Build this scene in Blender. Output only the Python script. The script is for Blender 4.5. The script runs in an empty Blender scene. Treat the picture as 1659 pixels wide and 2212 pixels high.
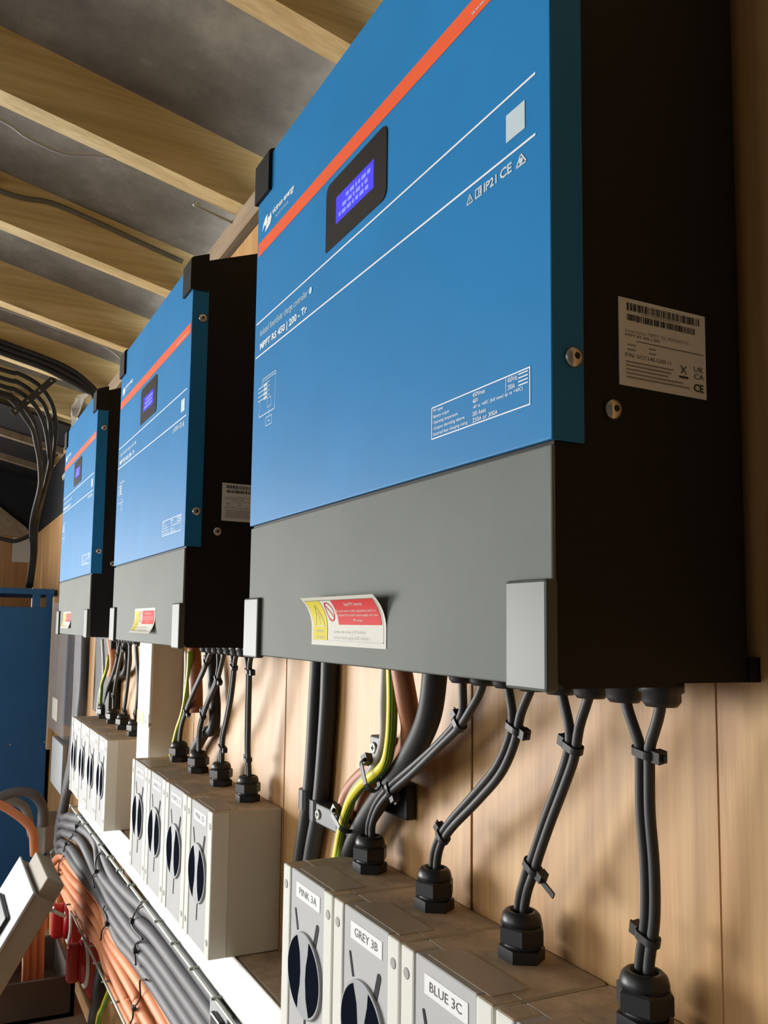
import bpy, bmesh, math, random
from mathutils import Vector, Matrix

random.seed(7)
scene = bpy.context.scene
COL = scene.collection

# ------------------------------------------------------------------ camera
# Units: metres. X runs along the plywood wall (wall plane Y = 0, room at Y < 0),
# Z = 0 is the underside of the charge controllers, the floor is at Z = -1.45.
FLOOR = -1.45
cam_data = bpy.data.cameras.new('camera')
cam = bpy.data.objects.new('camera', cam_data)
COL.objects.link(cam)
yaw, pitch, roll = 1.1354, 0.0918, 0.0192
fw = Vector((-math.sin(yaw) * math.cos(pitch), math.cos(yaw) * math.cos(pitch), math.sin(pitch)))
rt = fw.cross(Vector((0, 0, 1))).normalized()
up = rt.cross(fw)
c_, s_ = math.cos(roll), math.sin(roll)
rt, up = rt * c_ + up * s_, up * c_ - rt * s_
cam.matrix_world = Matrix(((rt.x, up.x, -fw.x, 0.7576), (rt.y, up.y, -fw.y, -0.4216),
                           (rt.z, up.z, -fw.z, 0.0287), (0, 0, 0, 1)))
cam_data.sensor_fit = 'VERTICAL'
cam_data.sensor_height = 24.0
cam_data.lens = 1805.55 / 2212 * 24.0
cam_data.shift_x = (829.5 - 699.05) / 2212
cam_data.shift_y = (1188.14 - 1106) / 2212
cam_data.clip_start = 0.01
scene.camera = cam

# ------------------------------------------------------------------ world, daylight, exposure
world = bpy.data.worlds.new('daylight')
scene.world = world
world.use_nodes = True
bg = world.node_tree.nodes['Background']
bg.inputs[0].default_value = (0.93, 0.97, 1.0, 1)
bg.inputs[1].default_value = 7.0

def area_light(name, loc, direction, sx, sy, power, color):
    ld = bpy.data.lights.new(name, 'AREA')
    ld.shape = 'RECTANGLE'; ld.size = sx; ld.size_y = sy
    ld.energy = power; ld.color = color
    o = bpy.data.objects.new(name, ld); COL.objects.link(o)
    o.location = loc
    o.rotation_euler = Vector(direction).to_track_quat('-Z', 'Y').to_euler()
    return o

# low bright daylight from outside, coming in through the big door opening in the end wall
area_light('yard_daylight', (-6.4, -5.1, -0.35), (0.80, 0.60, 0.02), 3.2, 2.2, 720, (1.0, 0.96, 0.90))

scene.view_settings.view_transform = 'Standard'
scene.view_settings.look = 'None'
scene.view_settings.gamma = 1.0
scene.view_settings.exposure = -0.20
scene.view_settings.use_curve_mapping = False

# ------------------------------------------------------------------ materials
MATS = {}
def new_mat(name):
    m = bpy.data.materials.new(name); m.use_nodes = True
    MATS[name] = m
    nt = m.node_tree
    return m, nt, nt.nodes['Principled BSDF']

def coords(nt, scale=(1, 1, 1), kind='Object'):
    tc = nt.nodes.new('ShaderNodeTexCoord'); mp = nt.nodes.new('ShaderNodeMapping')
    mp.inputs['Scale'].default_value = scale
    nt.links.new(tc.outputs[kind], mp.inputs['Vector'])
    return mp.outputs['Vector']

def world_coords(nt, scale=(1, 1, 1)):
    g = nt.nodes.new('ShaderNodeNewGeometry'); mp = nt.nodes.new('ShaderNodeMapping')
    mp.inputs['Scale'].default_value = scale
    nt.links.new(g.outputs['Position'], mp.inputs['Vector'])
    return mp.outputs['Vector']

def noise(nt, vec, scale, detail=4, rough=0.55):
    n = nt.nodes.new('ShaderNodeTexNoise')
    n.inputs['Scale'].default_value = scale; n.inputs['Detail'].default_value = detail
    n.inputs['Roughness'].default_value = rough
    nt.links.new(vec, n.inputs['Vector'])
    return n.outputs['Fac']

def ramp(nt, fac, stops):
    r = nt.nodes.new('ShaderNodeValToRGB')
    el = r.color_ramp.elements
    while len(el) < len(stops): el.new(0.5)
    for e, (p, c) in zip(el, stops):
        e.position = p; e.color = (*c, 1)
    nt.links.new(fac, r.inputs['Fac'])
    return r.outputs['Color']

def mix(nt, a, b, fac, mode='MIX'):
    m = nt.nodes.new('ShaderNodeMix'); m.data_type = 'RGBA'; m.blend_type = mode
    for sock, v in ((m.inputs[6], a), (m.inputs[7], b), (m.inputs[0], fac)):
        if isinstance(v, (int, float)): sock.default_value = v
        elif isinstance(v, tuple): sock.default_value = (*v, 1)
        else: nt.links.new(v, sock)
    return m.outputs[2]

def bump(nt, b, height, strength, dist=0.002):
    n = nt.nodes.new('ShaderNodeBump')
    n.inputs['Strength'].default_value = strength; n.inputs['Distance'].default_value = dist
    nt.links.new(height, n.inputs['Height']); nt.links.new(n.outputs['Normal'], b.inputs['Normal'])

def plain(name, col, rough=0.5, metal=0.0, var=0.12, spec=0.5, bump_s=0.0, bump_scale=400, coat=0.0):
    m, nt, b = new_mat(name)
    v = coords(nt)
    f = noise(nt, v, 9.0)
    lo = tuple(c * (1 - var) for c in col); hi = tuple(min(1, c * (1 + var)) for c in col)
    nt.links.new(ramp(nt, f, [(0.3, lo), (0.7, hi)]), b.inputs['Base Color'])
    b.inputs['Roughness'].default_value = rough
    b.inputs['Metallic'].default_value = metal
    b.inputs['Specular IOR Level'].default_value = spec
    b.inputs['Coat Weight'].default_value = coat
    if bump_s: bump(nt, b, noise(nt, v, bump_scale, 2), bump_s, 0.0006)
    return m

def wood(name, dark, mid, light, axis='Z', scale=1.0, rough=0.6, knots=False, streak=1.0):
    m, nt, b = new_mat(name)
    st = {'Z': (26, 26, 1.2), 'Y': (30, 1.2, 30), 'X': (1.2, 30, 30)}[axis]
    st2 = {'Z': (150, 150, 5), 'Y': (160, 5, 160), 'X': (5, 160, 160)}[axis]
    v = world_coords(nt, tuple(s * scale for s in st)); v2 = world_coords(nt, tuple(s * scale for s in st2))
    v3 = world_coords(nt, (3.1, 3.1, 2.0))
    f = noise(nt, v, 1.0, 5, 0.6)
    col = ramp(nt, f, [(0.28, dark), (0.48, mid), (0.72, light)])
    f2 = noise(nt, v2, 1.0, 3, 0.6)
    col = mix(nt, col, ramp(nt, f2, [(0.25, (0.62, 0.5, 0.4)), (0.62, (1, 1, 1))]), 0.5 * streak, 'MULTIPLY')
    f3 = noise(nt, v3, 1.0, 3, 0.5)
    col = mix(nt, col, ramp(nt, f3, [(0.3, (0.80, 0.72, 0.62)), (0.65, (1, 1, 1))]), 0.6, 'MULTIPLY')
    if knots:
        vo = nt.nodes.new('ShaderNodeTexVoronoi'); vo.inputs['Scale'].default_value = 1.0
        sk = {'Y': (9, 3.0, 9), 'X': (3.0, 9, 9), 'Z': (9, 9, 3.0)}[axis]
        nt.links.new(world_coords(nt, sk), vo.inputs['Vector'])
        kn = ramp(nt, vo.outputs['Distance'], [(0.08, (0.30, 0.15, 0.05)), (0.20, (1, 1, 1))])
        col = mix(nt, col, kn, 0.75, 'MULTIPLY')
    nt.links.new(col, b.inputs['Base Color'])
    b.inputs['Roughness'].default_value = rough
    bump(nt, b, f2, 0.25, 0.0008)
    return m

wood('plywood', (0.42, 0.195, 0.060), (0.59, 0.330, 0.122), (0.71, 0.445, 0.190), 'Z', 1.0, 0.5)
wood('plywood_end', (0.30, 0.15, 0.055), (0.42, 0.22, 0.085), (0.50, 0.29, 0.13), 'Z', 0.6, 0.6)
wood('pine', (0.54, 0.40, 0.165), (0.72, 0.55, 0.255), (0.84, 0.68, 0.37), 'Y', 1.0, 0.62, knots=True)
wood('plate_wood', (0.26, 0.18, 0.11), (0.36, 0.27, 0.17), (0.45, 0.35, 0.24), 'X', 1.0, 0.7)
wood('stud_wood', (0.55, 0.38, 0.18), (0.68, 0.50, 0.27), (0.76, 0.60, 0.36), 'Z', 1.0, 0.6)

def felt():
    m, nt, b = new_mat('roof_felt')
    v = world_coords(nt)
    f = noise(nt, v, 7.0, 6, 0.65); g = noise(nt, v, 60.0, 4, 0.7)
    col = ramp(nt, f, [(0.30, (0.14, 0.122, 0.098)), (0.52, (0.225, 0.20, 0.165)), (0.75, (0.36, 0.325, 0.27))])
    col = mix(nt, col, ramp(nt, g, [(0.3, (0.75, 0.75, 0.75)), (0.7, (1, 1, 1))]), 0.5, 'MULTIPLY')
    nt.links.new(col, b.inputs['Base Color'])
    b.inputs['Roughness'].default_value = 0.9
    bump(nt, b, g, 0.4, 0.002)
felt()
def dusty(name, base, dust):
    # pale plastic with brown dust lying on the upward faces (patchy, with clean smears)
    m, nt, b = new_mat(name)
    v = world_coords(nt)
    f = noise(nt, v, 38.0, 5, 0.6); g = noise(nt, v, 600.0, 2, 0.6)
    geo = nt.nodes.new('ShaderNodeNewGeometry'); sep = nt.nodes.new('ShaderNodeSeparateXYZ')
    nt.links.new(geo.outputs['Normal'], sep.inputs[0])
    mr = nt.nodes.new('ShaderNodeMapRange'); mr.inputs[1].default_value = 0.75; mr.inputs[2].default_value = 0.97
    nt.links.new(sep.outputs['Z'], mr.inputs[0])
    dcol = ramp(nt, f, [(0.30, tuple(c * 0.72 for c in dust)), (0.5, dust), (0.72, tuple(min(1, c * 1.35) for c in dust))])
    dcol = mix(nt, dcol, ramp(nt, g, [(0.35, (0.8, 0.8, 0.8)), (0.65, (1, 1, 1))]), 0.5, 'MULTIPLY')
    nt.links.new(mix(nt, base, dcol, mr.outputs[0]), b.inputs['Base Color'])
    b.inputs['Roughness'].default_value = 0.75
    b.inputs['Specular IOR Level'].default_value = 0.12
dusty('box_plastic', (0.60, 0.575, 0.50), (0.60, 0.50, 0.375))
dusty('box_edge', (0.74, 0.74, 0.68), (0.64, 0.55, 0.43))
dusty('trunk_base', (0.74, 0.73, 0.70), (0.45, 0.365, 0.275))

plain('blue_paint', (0.019, 0.200, 0.465), 0.48, var=0.05, spec=0.16, bump_s=0.05, bump_scale=900)
plain('orange_paint', (0.86, 0.115, 0.035), 0.45, var=0.04)
plain('case_black', (0.008, 0.008, 0.008), 0.6, var=0.15, spec=0.25, bump_s=0.15, bump_scale=1500)
plain('cover_sheen_grey', (0.155, 0.170, 0.152), 0.62, var=0.06, spec=0.15, bump_s=0.15, bump_scale=1500)  # front sheen of the anthracite coat put into a lighter base colour
plain('guard_plastic', (0.075, 0.086, 0.078), 0.45, var=0.16, spec=0.4)
plain('print_white', (0.80, 0.84, 0.85), 0.55, var=0.04)
plain('print_pale', (0.55, 0.66, 0.70), 0.55, var=0.06)
plain('bezel_black', (0.014, 0.013, 0.014), 0.35, var=0.1)
plain('steel', (0.62, 0.58, 0.52), 0.32, 1.0, var=0.08)
plain('zinc', (0.40, 0.42, 0.38), 0.55, 0.6, var=0.12)
plain('black_plastic', (0.028, 0.029, 0.031), 0.42, var=0.25, spec=0.4)
plain('wire_black', (0.034, 0.034, 0.034), 0.50, var=0.18, spec=0.45)
plain('cable_grey', (0.13, 0.13, 0.138), 0.58, var=0.12, spec=0.3)
plain('cable_dark', (0.026, 0.027, 0.028), 0.52, var=0.2, spec=0.35)
plain('cable_orange', (0.76, 0.31, 0.15), 0.55, var=0.08, spec=0.25)
plain('cable_brown', (0.40, 0.145, 0.06), 0.5, var=0.1)
plain('wire_grey', (0.30, 0.29, 0.28), 0.5, var=0.1)
plain('wire_dim', (0.13, 0.12, 0.09), 0.6, var=0.1)
plain('wire_yellow', (0.78, 0.66, 0.03), 0.42, var=0.05)
plain('wire_green', (0.10, 0.30, 0.03), 0.45, var=0.08)
plain('wire_blue', (0.03, 0.10, 0.42), 0.45)
plain('wire_white', (0.72, 0.72, 0.68), 0.45)
plain('panel_grey', (0.50, 0.50, 0.50), 0.7, var=0.04, spec=0.1)
plain('dial_grey', (0.36, 0.37, 0.38), 0.5, var=0.05, spec=0.2)
plain('dial_navy', (0.007, 0.009, 0.016), 0.9, var=0.15, spec=0.0)
plain('tick_grey', (0.035, 0.035, 0.04), 0.7, spec=0.1)
plain('tape_clear', (0.48, 0.42, 0.34), 0.45, var=0.1, spec=0.6)
plain('screw_cap', (0.30, 0.29, 0.27), 0.55, var=0.1)
plain('label_white', (0.80, 0.81, 0.80), 0.6, var=0.03, spec=0.2)
plain('ink_black', (0.03, 0.03, 0.03), 0.6)
plain('ink_grey', (0.28, 0.28, 0.27), 0.6)
plain('sticker_white', (0.66, 0.65, 0.58), 0.7, spec=0.25, var=0.03)
plain('sticker_yellow', (0.68, 0.57, 0.04), 0.7, spec=0.25, var=0.03)
plain('sticker_red', (0.62, 0.030, 0.030), 0.7, spec=0.25, var=0.03)
plain('sticker_ink', (0.16, 0.15, 0.12), 0.5)
plain('trunk_white', (0.82, 0.83, 0.81), 0.55, var=0.02, spec=0.2)
plain('trunk_side_shade', (0.66, 0.62, 0.54), 0.5, var=0.05)  # shade and wood bounce on the white trunking side, put into a tan colour
plain('cabinet_blue', (0.018, 0.13, 0.35), 0.45, var=0.06)
plain('enclosure_grey', (0.42, 0.43, 0.44), 0.5, var=0.05)
plain('enclosure_light', (0.36, 0.385, 0.395), 0.5, var=0.04)
plain('enclosure_beige', (0.27, 0.225, 0.17), 0.6, var=0.08)
plain('switch_red', (0.42, 0.018, 0.022), 0.25, var=0.08, spec=0.6)
plain('brown_plastic', (0.085, 0.062, 0.05), 0.7, var=0.2)
plain('bench_beige', (0.42, 0.36, 0.28), 0.7, var=0.12)
plain('membrane_shade_black', (0.010, 0.010, 0.012), 0.6, var=0.3)  # wall membrane; also stands in for shade on the far roof and gable
plain('paper', (0.55, 0.52, 0.46), 0.8, var=0.06)
plain('foil', (0.60, 0.55, 0.46), 0.35, 0.25, var=0.15)
plain('concrete', (0.42, 0.36, 0.29), 0.85, var=0.15)
plain('dark_panel', (0.035, 0.028, 0.02), 0.8, var=0.15)
plain('dark_board', (0.06, 0.043, 0.03), 0.8, var=0.15)
plain('slate', (0.06, 0.075, 0.11), 0.5, var=0.35)
plain('inner_dark', (0.02, 0.018, 0.016), 0.8)
def screen_mat():
    m, nt, b = new_mat('lcd_blue')
    b.inputs['Base Color'].default_value = (0.03, 0.03, 0.25, 1)
    b.inputs['Emission Color'].default_value = (0.055, 0.045, 0.95, 1)
    b.inputs['Emission Strength'].default_value = 0.85
    b.inputs['Roughness'].default_value = 0.3
    m, nt, b = new_mat('lcd_pale')
    b.inputs['Base Color'].default_value = (0.2, 0.25, 0.6, 1)
    b.inputs['Emission Color'].default_value = (0.10, 0.11, 0.96, 1)
    b.inputs['Emission Strength'].default_value = 0.9
screen_mat()
def clear_mat():
    m, nt, b = new_mat('clear_plastic')
    v = coords(nt)
    f = noise(nt, v, 14.0, 4)
    nt.links.new(ramp(nt, f, [(0.35, (0.55, 0.62, 0.72)), (0.7, (0.8, 0.86, 0.93))]), b.inputs['Base Color'])
    b.inputs['Roughness'].default_value = 0.12
    b.inputs['Transmission Weight'].default_value = 0.0
    b.inputs['Alpha'].default_value = 0.16
    b.inputs['IOR'].default_value = 1.45
clear_mat()

# ------------------------------------------------------------------ mesh helpers
class MB:
    """collects geometry for one mesh object"""
    def __init__(self): self.v, self.f, self.s = [], [], []
    def add(self, verts, faces, smooth=False):
        n = len(self.v); self.v += [tuple(p) for p in verts]
        self.f += [tuple(i + n for i in f) for f in faces]; self.s += [smooth] * len(faces)
        return self
    def box(self, x0, x1, y0, y1, z0, z1):
        v = [(x, y, z) for x in (x0, x1) for y in (y0, y1) for z in (z0, z1)]
        return self.add(v, [(0, 1, 3, 2), (4, 6, 7, 5), (0, 4, 5, 1), (2, 3, 7, 6), (0, 2, 6, 4), (1, 5, 7, 3)])
    def bbox(self, x0, x1, y0, y1, z0, z1, bev=0.002, seg=2):
        bm = bmesh.new()
        m = Matrix.Translation(((x0 + x1) / 2, (y0 + y1) / 2, (z0 + z1) / 2)) @ Matrix.Diagonal((x1 - x0, y1 - y0, z1 - z0, 1))
        bmesh.ops.create_cube(bm, size=1, matrix=m)
        bmesh.ops.bevel(bm, geom=bm.edges[:], offset=bev, segments=seg, affect='EDGES', profile=0.5)
        bm.verts.index_update()
        self.add([v.co for v in bm.verts], [tuple(l.vert.index for l in f.loops) for f in bm.faces])
        bm.free(); return self
    def prism(self, poly, axis, a, b):
        """polygon (2D, CCW or CW) extruded along axis between a and b"""
        n = len(poly)
        def P(p, t):
            return {'X': (t, p[0], p[1]), 'Y': (p[0], t, p[1]), 'Z': (p[0], p[1], t)}[axis]
        v = [P(p, a) for p in poly] + [P(p, b) for p in poly]
        f = [(i, (i + 1) % n, n + (i + 1) % n, n + i) for i in range(n)]
        f += [tuple(range(n - 1, -1, -1)), tuple(range(n, 2 * n))]
        return self.add(v, f)
    def plate(self, pts):
        return self.add(pts, [tuple(range(len(pts)))])
    def rect_y(self, x0, x1, z0, z1, y):
        return self.plate([(x0, y, z0), (x1, y, z0), (x1, y, z1), (x0, y, z1)])
    def rect_x(self, y0, y1, z0, z1, x):
        return self.plate([(x, y0, z0), (x, y1, z0), (x, y1, z1), (x, y0, z1)])
    def lathe(self, prof, axis='Z', c=(0, 0, 0), n=24, smooth=True, ang0=0.0, flat=False):
        """profile [(radius, height)] about an axis through c"""
        v = []
        for r, h in prof:
            for i in range(n):
                t = ang0 + 2 * math.pi * i / n
                a, b = r * math.cos(t), r * math.sin(t)
                if axis == 'Z': v.append((c[0] + a, c[1] + b, c[2] + h))
                elif axis == 'Y': v.append((c[0] + a, c[1] + h, c[2] + b))
                else: v.append((c[0] + h, c[1] + a, c[2] + b))
        f = []
        for k in range(len(prof) - 1):
            for i in range(n):
                j = (i + 1) % n
                f.append((k * n + i, k * n + j, (k + 1) * n + j, (k + 1) * n + i))
        self.add(v, f, smooth and not flat)
        m = len(self.v) - len(v)
        self.f += [tuple(m + i for i in range(n)), tuple(m + (len(prof) - 1) * n + i for i in range(n))]
        self.s += [False, False]
        return self
    def tube(self, pts, r, n=10, sub=5, smooth=True):
        P = resample(pts, sub)
        fr = frames(P)
        v, f = [], []
        for p, (t, a, b) in zip(P, fr):
            for i in range(n):
                w = 2 * math.pi * i / n
                v.append(p + (a * math.cos(w) + b * math.sin(w)) * r)
        L = len(P)
        for k in range(L - 1):
            for i in range(n):
                j = (i + 1) % n
                f.append((k * n + i, k * n + j, (k + 1) * n + j, (k + 1) * n + i))
        self.add(v, f, smooth)
        m = len(self.v) - len(v)
        self.f += [tuple(m + i for i in range(n)), tuple(m + (L - 1) * n + i for i in range(n))]; self.s += [False, False]
        return self
    def shift(self, d):
        self.v = [(p[0] + d[0], p[1] + d[1], p[2] + d[2]) for p in self.v]; return self
    def warp(self, fn):
        self.v = [tuple(fn(p)) for p in self.v]; return self

def resample(pts, sub=5):
    P = [Vector(p) for p in pts]
    if len(P) < 3 or sub < 2: return P
    out = []
    for i in range(len(P) - 1):
        p0 = P[i - 1] if i else P[0] * 2 - P[1]
        p1, p2 = P[i], P[i + 1]
        p3 = P[i + 2] if i + 2 < len(P) else P[-1] * 2 - P[-2]
        for k in range(sub):
            t = k / sub
            out.append(0.5 * ((2 * p1) + (p2 - p0) * t + (2 * p0 - 5 * p1 + 4 * p2 - p3) * t * t + (3 * p1 - p0 - 3 * p2 + p3) * t ** 3))
    out.append(P[-1]); return out

def frames(P):
    res = []; a = None
    for i in range(len(P)):
        t = (P[min(i + 1, len(P) - 1)] - P[max(i - 1, 0)])
        t = t.normalized() if t.length > 1e-9 else Vector((0, 0, 1))
        if a is None:
            ref = Vector((0, -1, 0)) if abs(t.y) < 0.9 else Vector((0, 0, 1))
            a = (ref - t * ref.dot(t)).normalized()
        else:
            a = (a - t * a.dot(t))
            a = a.normalized() if a.length > 1e-6 else t.orthogonal().normalized()
        res.append((t, a, t.cross(a)))
    return res

def obj(name, mb, mat, parent=None, local=False):
    me = bpy.data.meshes.new(name)
    org = Vector((0, 0, 0))
    if parent is not None and not local:
        org = parent_origin(parent)
    me.from_pydata([(p[0] - org.x, p[1] - org.y, p[2] - org.z) for p in mb.v], [], mb.f)
    me.polygons.foreach_set('use_smooth', mb.s)
    me.materials.append(MATS[mat])
    me.validate()
    bm = bmesh.new(); bm.from_mesh(me)
    bmesh.ops.recalc_face_normals(bm, faces=bm.faces[:])
    bm.to_mesh(me); bm.free()
    o = bpy.data.objects.new(name, me); COL.objects.link(o)
    if parent is not None: o.parent = parent
    return o

def sheet(name, mb, mat, parent=None, local=False):
    """flat print / decal: keeps face winding, no recalculation needed"""
    return obj(name, mb, mat, parent, local)

def parent_origin(p):
    v = Vector((0, 0, 0))
    while p is not None:
        v += Vector(p.location); p = p.parent
    return v

def tag(o, label, cat, group=None):
    o['label'] = label; o['category'] = cat
    if group: o['group'] = group
    return o

def thing(name, label, cat, loc=(0, 0, 0), group=None):
    o = bpy.data.objects.new(name, None); COL.objects.link(o)
    o.empty_display_size = 0.02
    o.location = loc
    return tag(o, label, cat, group)

def struct(name, mb, mat):
    o = obj(name, mb, mat); o['kind'] = 'structure'; return o

def copy_tree(o, parent=None):
    c = o.copy(); COL.objects.link(c); c.parent = parent
    for ch in list(o.children): copy_tree(ch, c)
    return c

_txt = {}
def text2d(s, bold=False):
    """triangulated outline of a line of text, normalised to its own bounding box"""
    if s in _txt: return _txt[s]
    cu = bpy.data.curves.new('t', 'FONT'); cu.body = s; cu.size = 1.0; cu.resolution_u = 2
    if bold: cu.offset = 0.028
    o = bpy.data.objects.new('t', cu); COL.objects.link(o)
    dg = bpy.context.evaluated_depsgraph_get(); dg.update()
    me = bpy.data.meshes.new_from_object(o.evaluated_get(dg))
    V = [(v.co.x, v.co.y) for v in me.vertices]; F = [tuple(p.vertices) for p in me.polygons]
    bpy.data.objects.remove(o); bpy.data.curves.remove(cu); bpy.data.meshes.remove(me)
    x0 = min(v[0] for v in V); x1 = max(v[0] for v in V); y0 = min(v[1] for v in V); y1 = max(v[1] for v in V)
    _txt[s] = ([((v[0] - x0) / (x1 - x0), (v[1] - y0) / (y1 - y0)) for v in V], F)
    return _txt[s]

def put_text(mb, s, x0, x1, z0, z1, y, bold=False, fn=None):
    """text filling the rectangle x0..x1, z0..z1 on a plane of constant y facing -Y"""
    V, F = text2d(s, bold)
    mb.add([(x0 + u * (x1 - x0), y, z0 + v * (z1 - z0)) for u, v in V], F)
    return mb

def put_text_x(mb, s, y0, y1, z0, z1, x):
    V, F = text2d(s)
    mb.add([(x, y0 + u * (y1 - y0), z0 + v * (z1 - z0)) for u, v in V], F)
    return mb

def line_y(mb, x0, z0, x1, z1, w, y):
    d = Vector((x1 - x0, 0, z1 - z0)); n = Vector((-d.z, 0, d.x)).normalized() * (w / 2)
    a, b = Vector((x0, y, z0)), Vector((x1, y, z1))
    mb.plate([a - n, b - n, b + n, a + n]); return mb

def frame_y(mb, x0, x1, z0, z1, w, y):
    mb.rect_y(x0, x1, z0, z0 + w, y); mb.rect_y(x0, x1, z1 - w, z1, y)
    mb.rect_y(x0, x0 + w, z0 + w, z1 - w, y); mb.rect_y(x1 - w, x1, z0 + w, z1 - w, y); return mb

# ------------------------------------------------------------------ the room
XL, XR, YF = -3.40, 1.05, -4.0
SL = 0.226                       # roof pitch: z rises by SL per metre away from the wall
RB, RT_ = 0.700, 0.795           # underside of rafters / of the roof lining at the wall

struct('floor', MB().box(XL - 0.1, XR + 0.1, YF - 0.1, 0.1, FLOOR - 0.05, FLOOR), 'concrete')

wall_back = struct('wall_back', MB().box(XL - 0.1, XR + 0.1, 0.02, 0.08, FLOOR, 0.694), 'membrane_shade_black')
seams = [-3.398, -3.10, -2.69, -2.28, -1.905, -1.494, -1.081, -0.668, -0.2555, 0.1575, 0.404, 0.82, 1.048]
for a, b in zip(seams[:-1], seams[1:]):
    g = 0.0 if abs(a - 0.404) < 0.01 else 0.0012
    g2 = 0.0002 if abs(b - 0.404) < 0.01 else 0.0012
    top = 0.436 if b < -2.0 else 0.646
    obj('plywood_panel', MB().bbox(a + g, b - g2, 0.0, 0.0195, FLOOR, top, 0.0006, 1), 'plywood', wall_back)

trim = struct('trim_1', MB().box(-1.95, XR, -0.006, 0.02, 0.660, 0.699), 'plate_wood')

# end wall with the big door opening (daylight), gable light and shade, front wall with an added fill opening, near-black blocking wall behind the camera
OY0, OY1, OZ0, OZ1 = -3.9, -1.15, FLOOR + 0.1, 0.45
wl = MB()
wl.box(XL - 0.08, XL, OY1, 0.0, FLOOR, 0.425).box(XL - 0.08, XL, YF, OY0, FLOOR, 0.425)
wl.box(XL - 0.08, XL, OY0, OY1, FLOOR, OZ0)
struct('wall_left', wl, 'plywood_end')
struct('gable_shade', MB().box(XL - 0.09, XL - 0.001, YF, 0.02, 0.425, 1.30), 'membrane_shade_black')  # shade on the upper end wall, put in as black colour
struct('trim_4', MB().box(XL, XR, 0.30, 0.32, 0.60, 0.80), 'roof_felt')
struct('gable_lit_patch', MB().prism([(-0.004, 0.425), (-0.6, 0.425), (-0.6, 0.86), (-0.30, 0.66), (-0.045, 0.47)], 'X', XL, XL + 0.02), 'plate_wood')  # patch of light on the gable, put in as an olive board shape
wf = MB()
WX0, WX1, WZ0, WZ1 = -2.0, 0.3, -0.55, 0.74  # unseen opening, added and sized to let in fill light
wf.box(XL, WX0, YF - 0.08, YF, FLOOR, 0.82).box(WX1, XR, YF - 0.08, YF, FLOOR, 0.82)
wf.box(WX0, WX1, YF - 0.08, YF, FLOOR, WZ0).box(WX0, WX1, YF - 0.08, YF, WZ1, 0.82)
struct('wall_front', wf, 'dark_board')  # unseen wall, kept dark to cut bounce light
struct('wall_right_blocker', MB().box(XR, XR + 0.08, YF, 0.0, FLOOR, 1.30), 'dark_panel')  # unseen wall set close and near-black to block bounce on right-hand faces

YR = -2.0
ceil_poly = [(0.32, RT_ - SL * 0.32), (YR, RT_ - SL * YR), (YF - 0.1, RT_ - SL * YR - SL * (2.1)),
             (YF - 0.1, RT_ - SL * YR - SL * 2.1 + 0.06), (YR, RT_ - SL * YR + 0.06), (0.32, RT_ - SL * 0.32 + 0.06)]
ceiling = struct('ceiling', MB().prism(ceil_poly, 'X', XL - 0.09, XR + 0.09), 'roof_felt')
for k in range(-3, 9):
    xr = -0.063 - 0.4045 * k
    if xr > XR - 0.05: continue
    obj('rafter', MB().prism([(0.29, RB - SL * 0.29), (YR, RB - SL * YR), (YR, RT_ - SL * YR + 0.004), (0.29, RT_ - SL * 0.29 + 0.004)],
                             'X', xr - 0.038, xr), 'pine', ceiling)

# ------------------------------------------------------------------ charge controllers
W, H, D = 0.434, 0.487, 0.146
ZS = 0.124
FY = -0.1478                      # plane of the blue front

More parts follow.
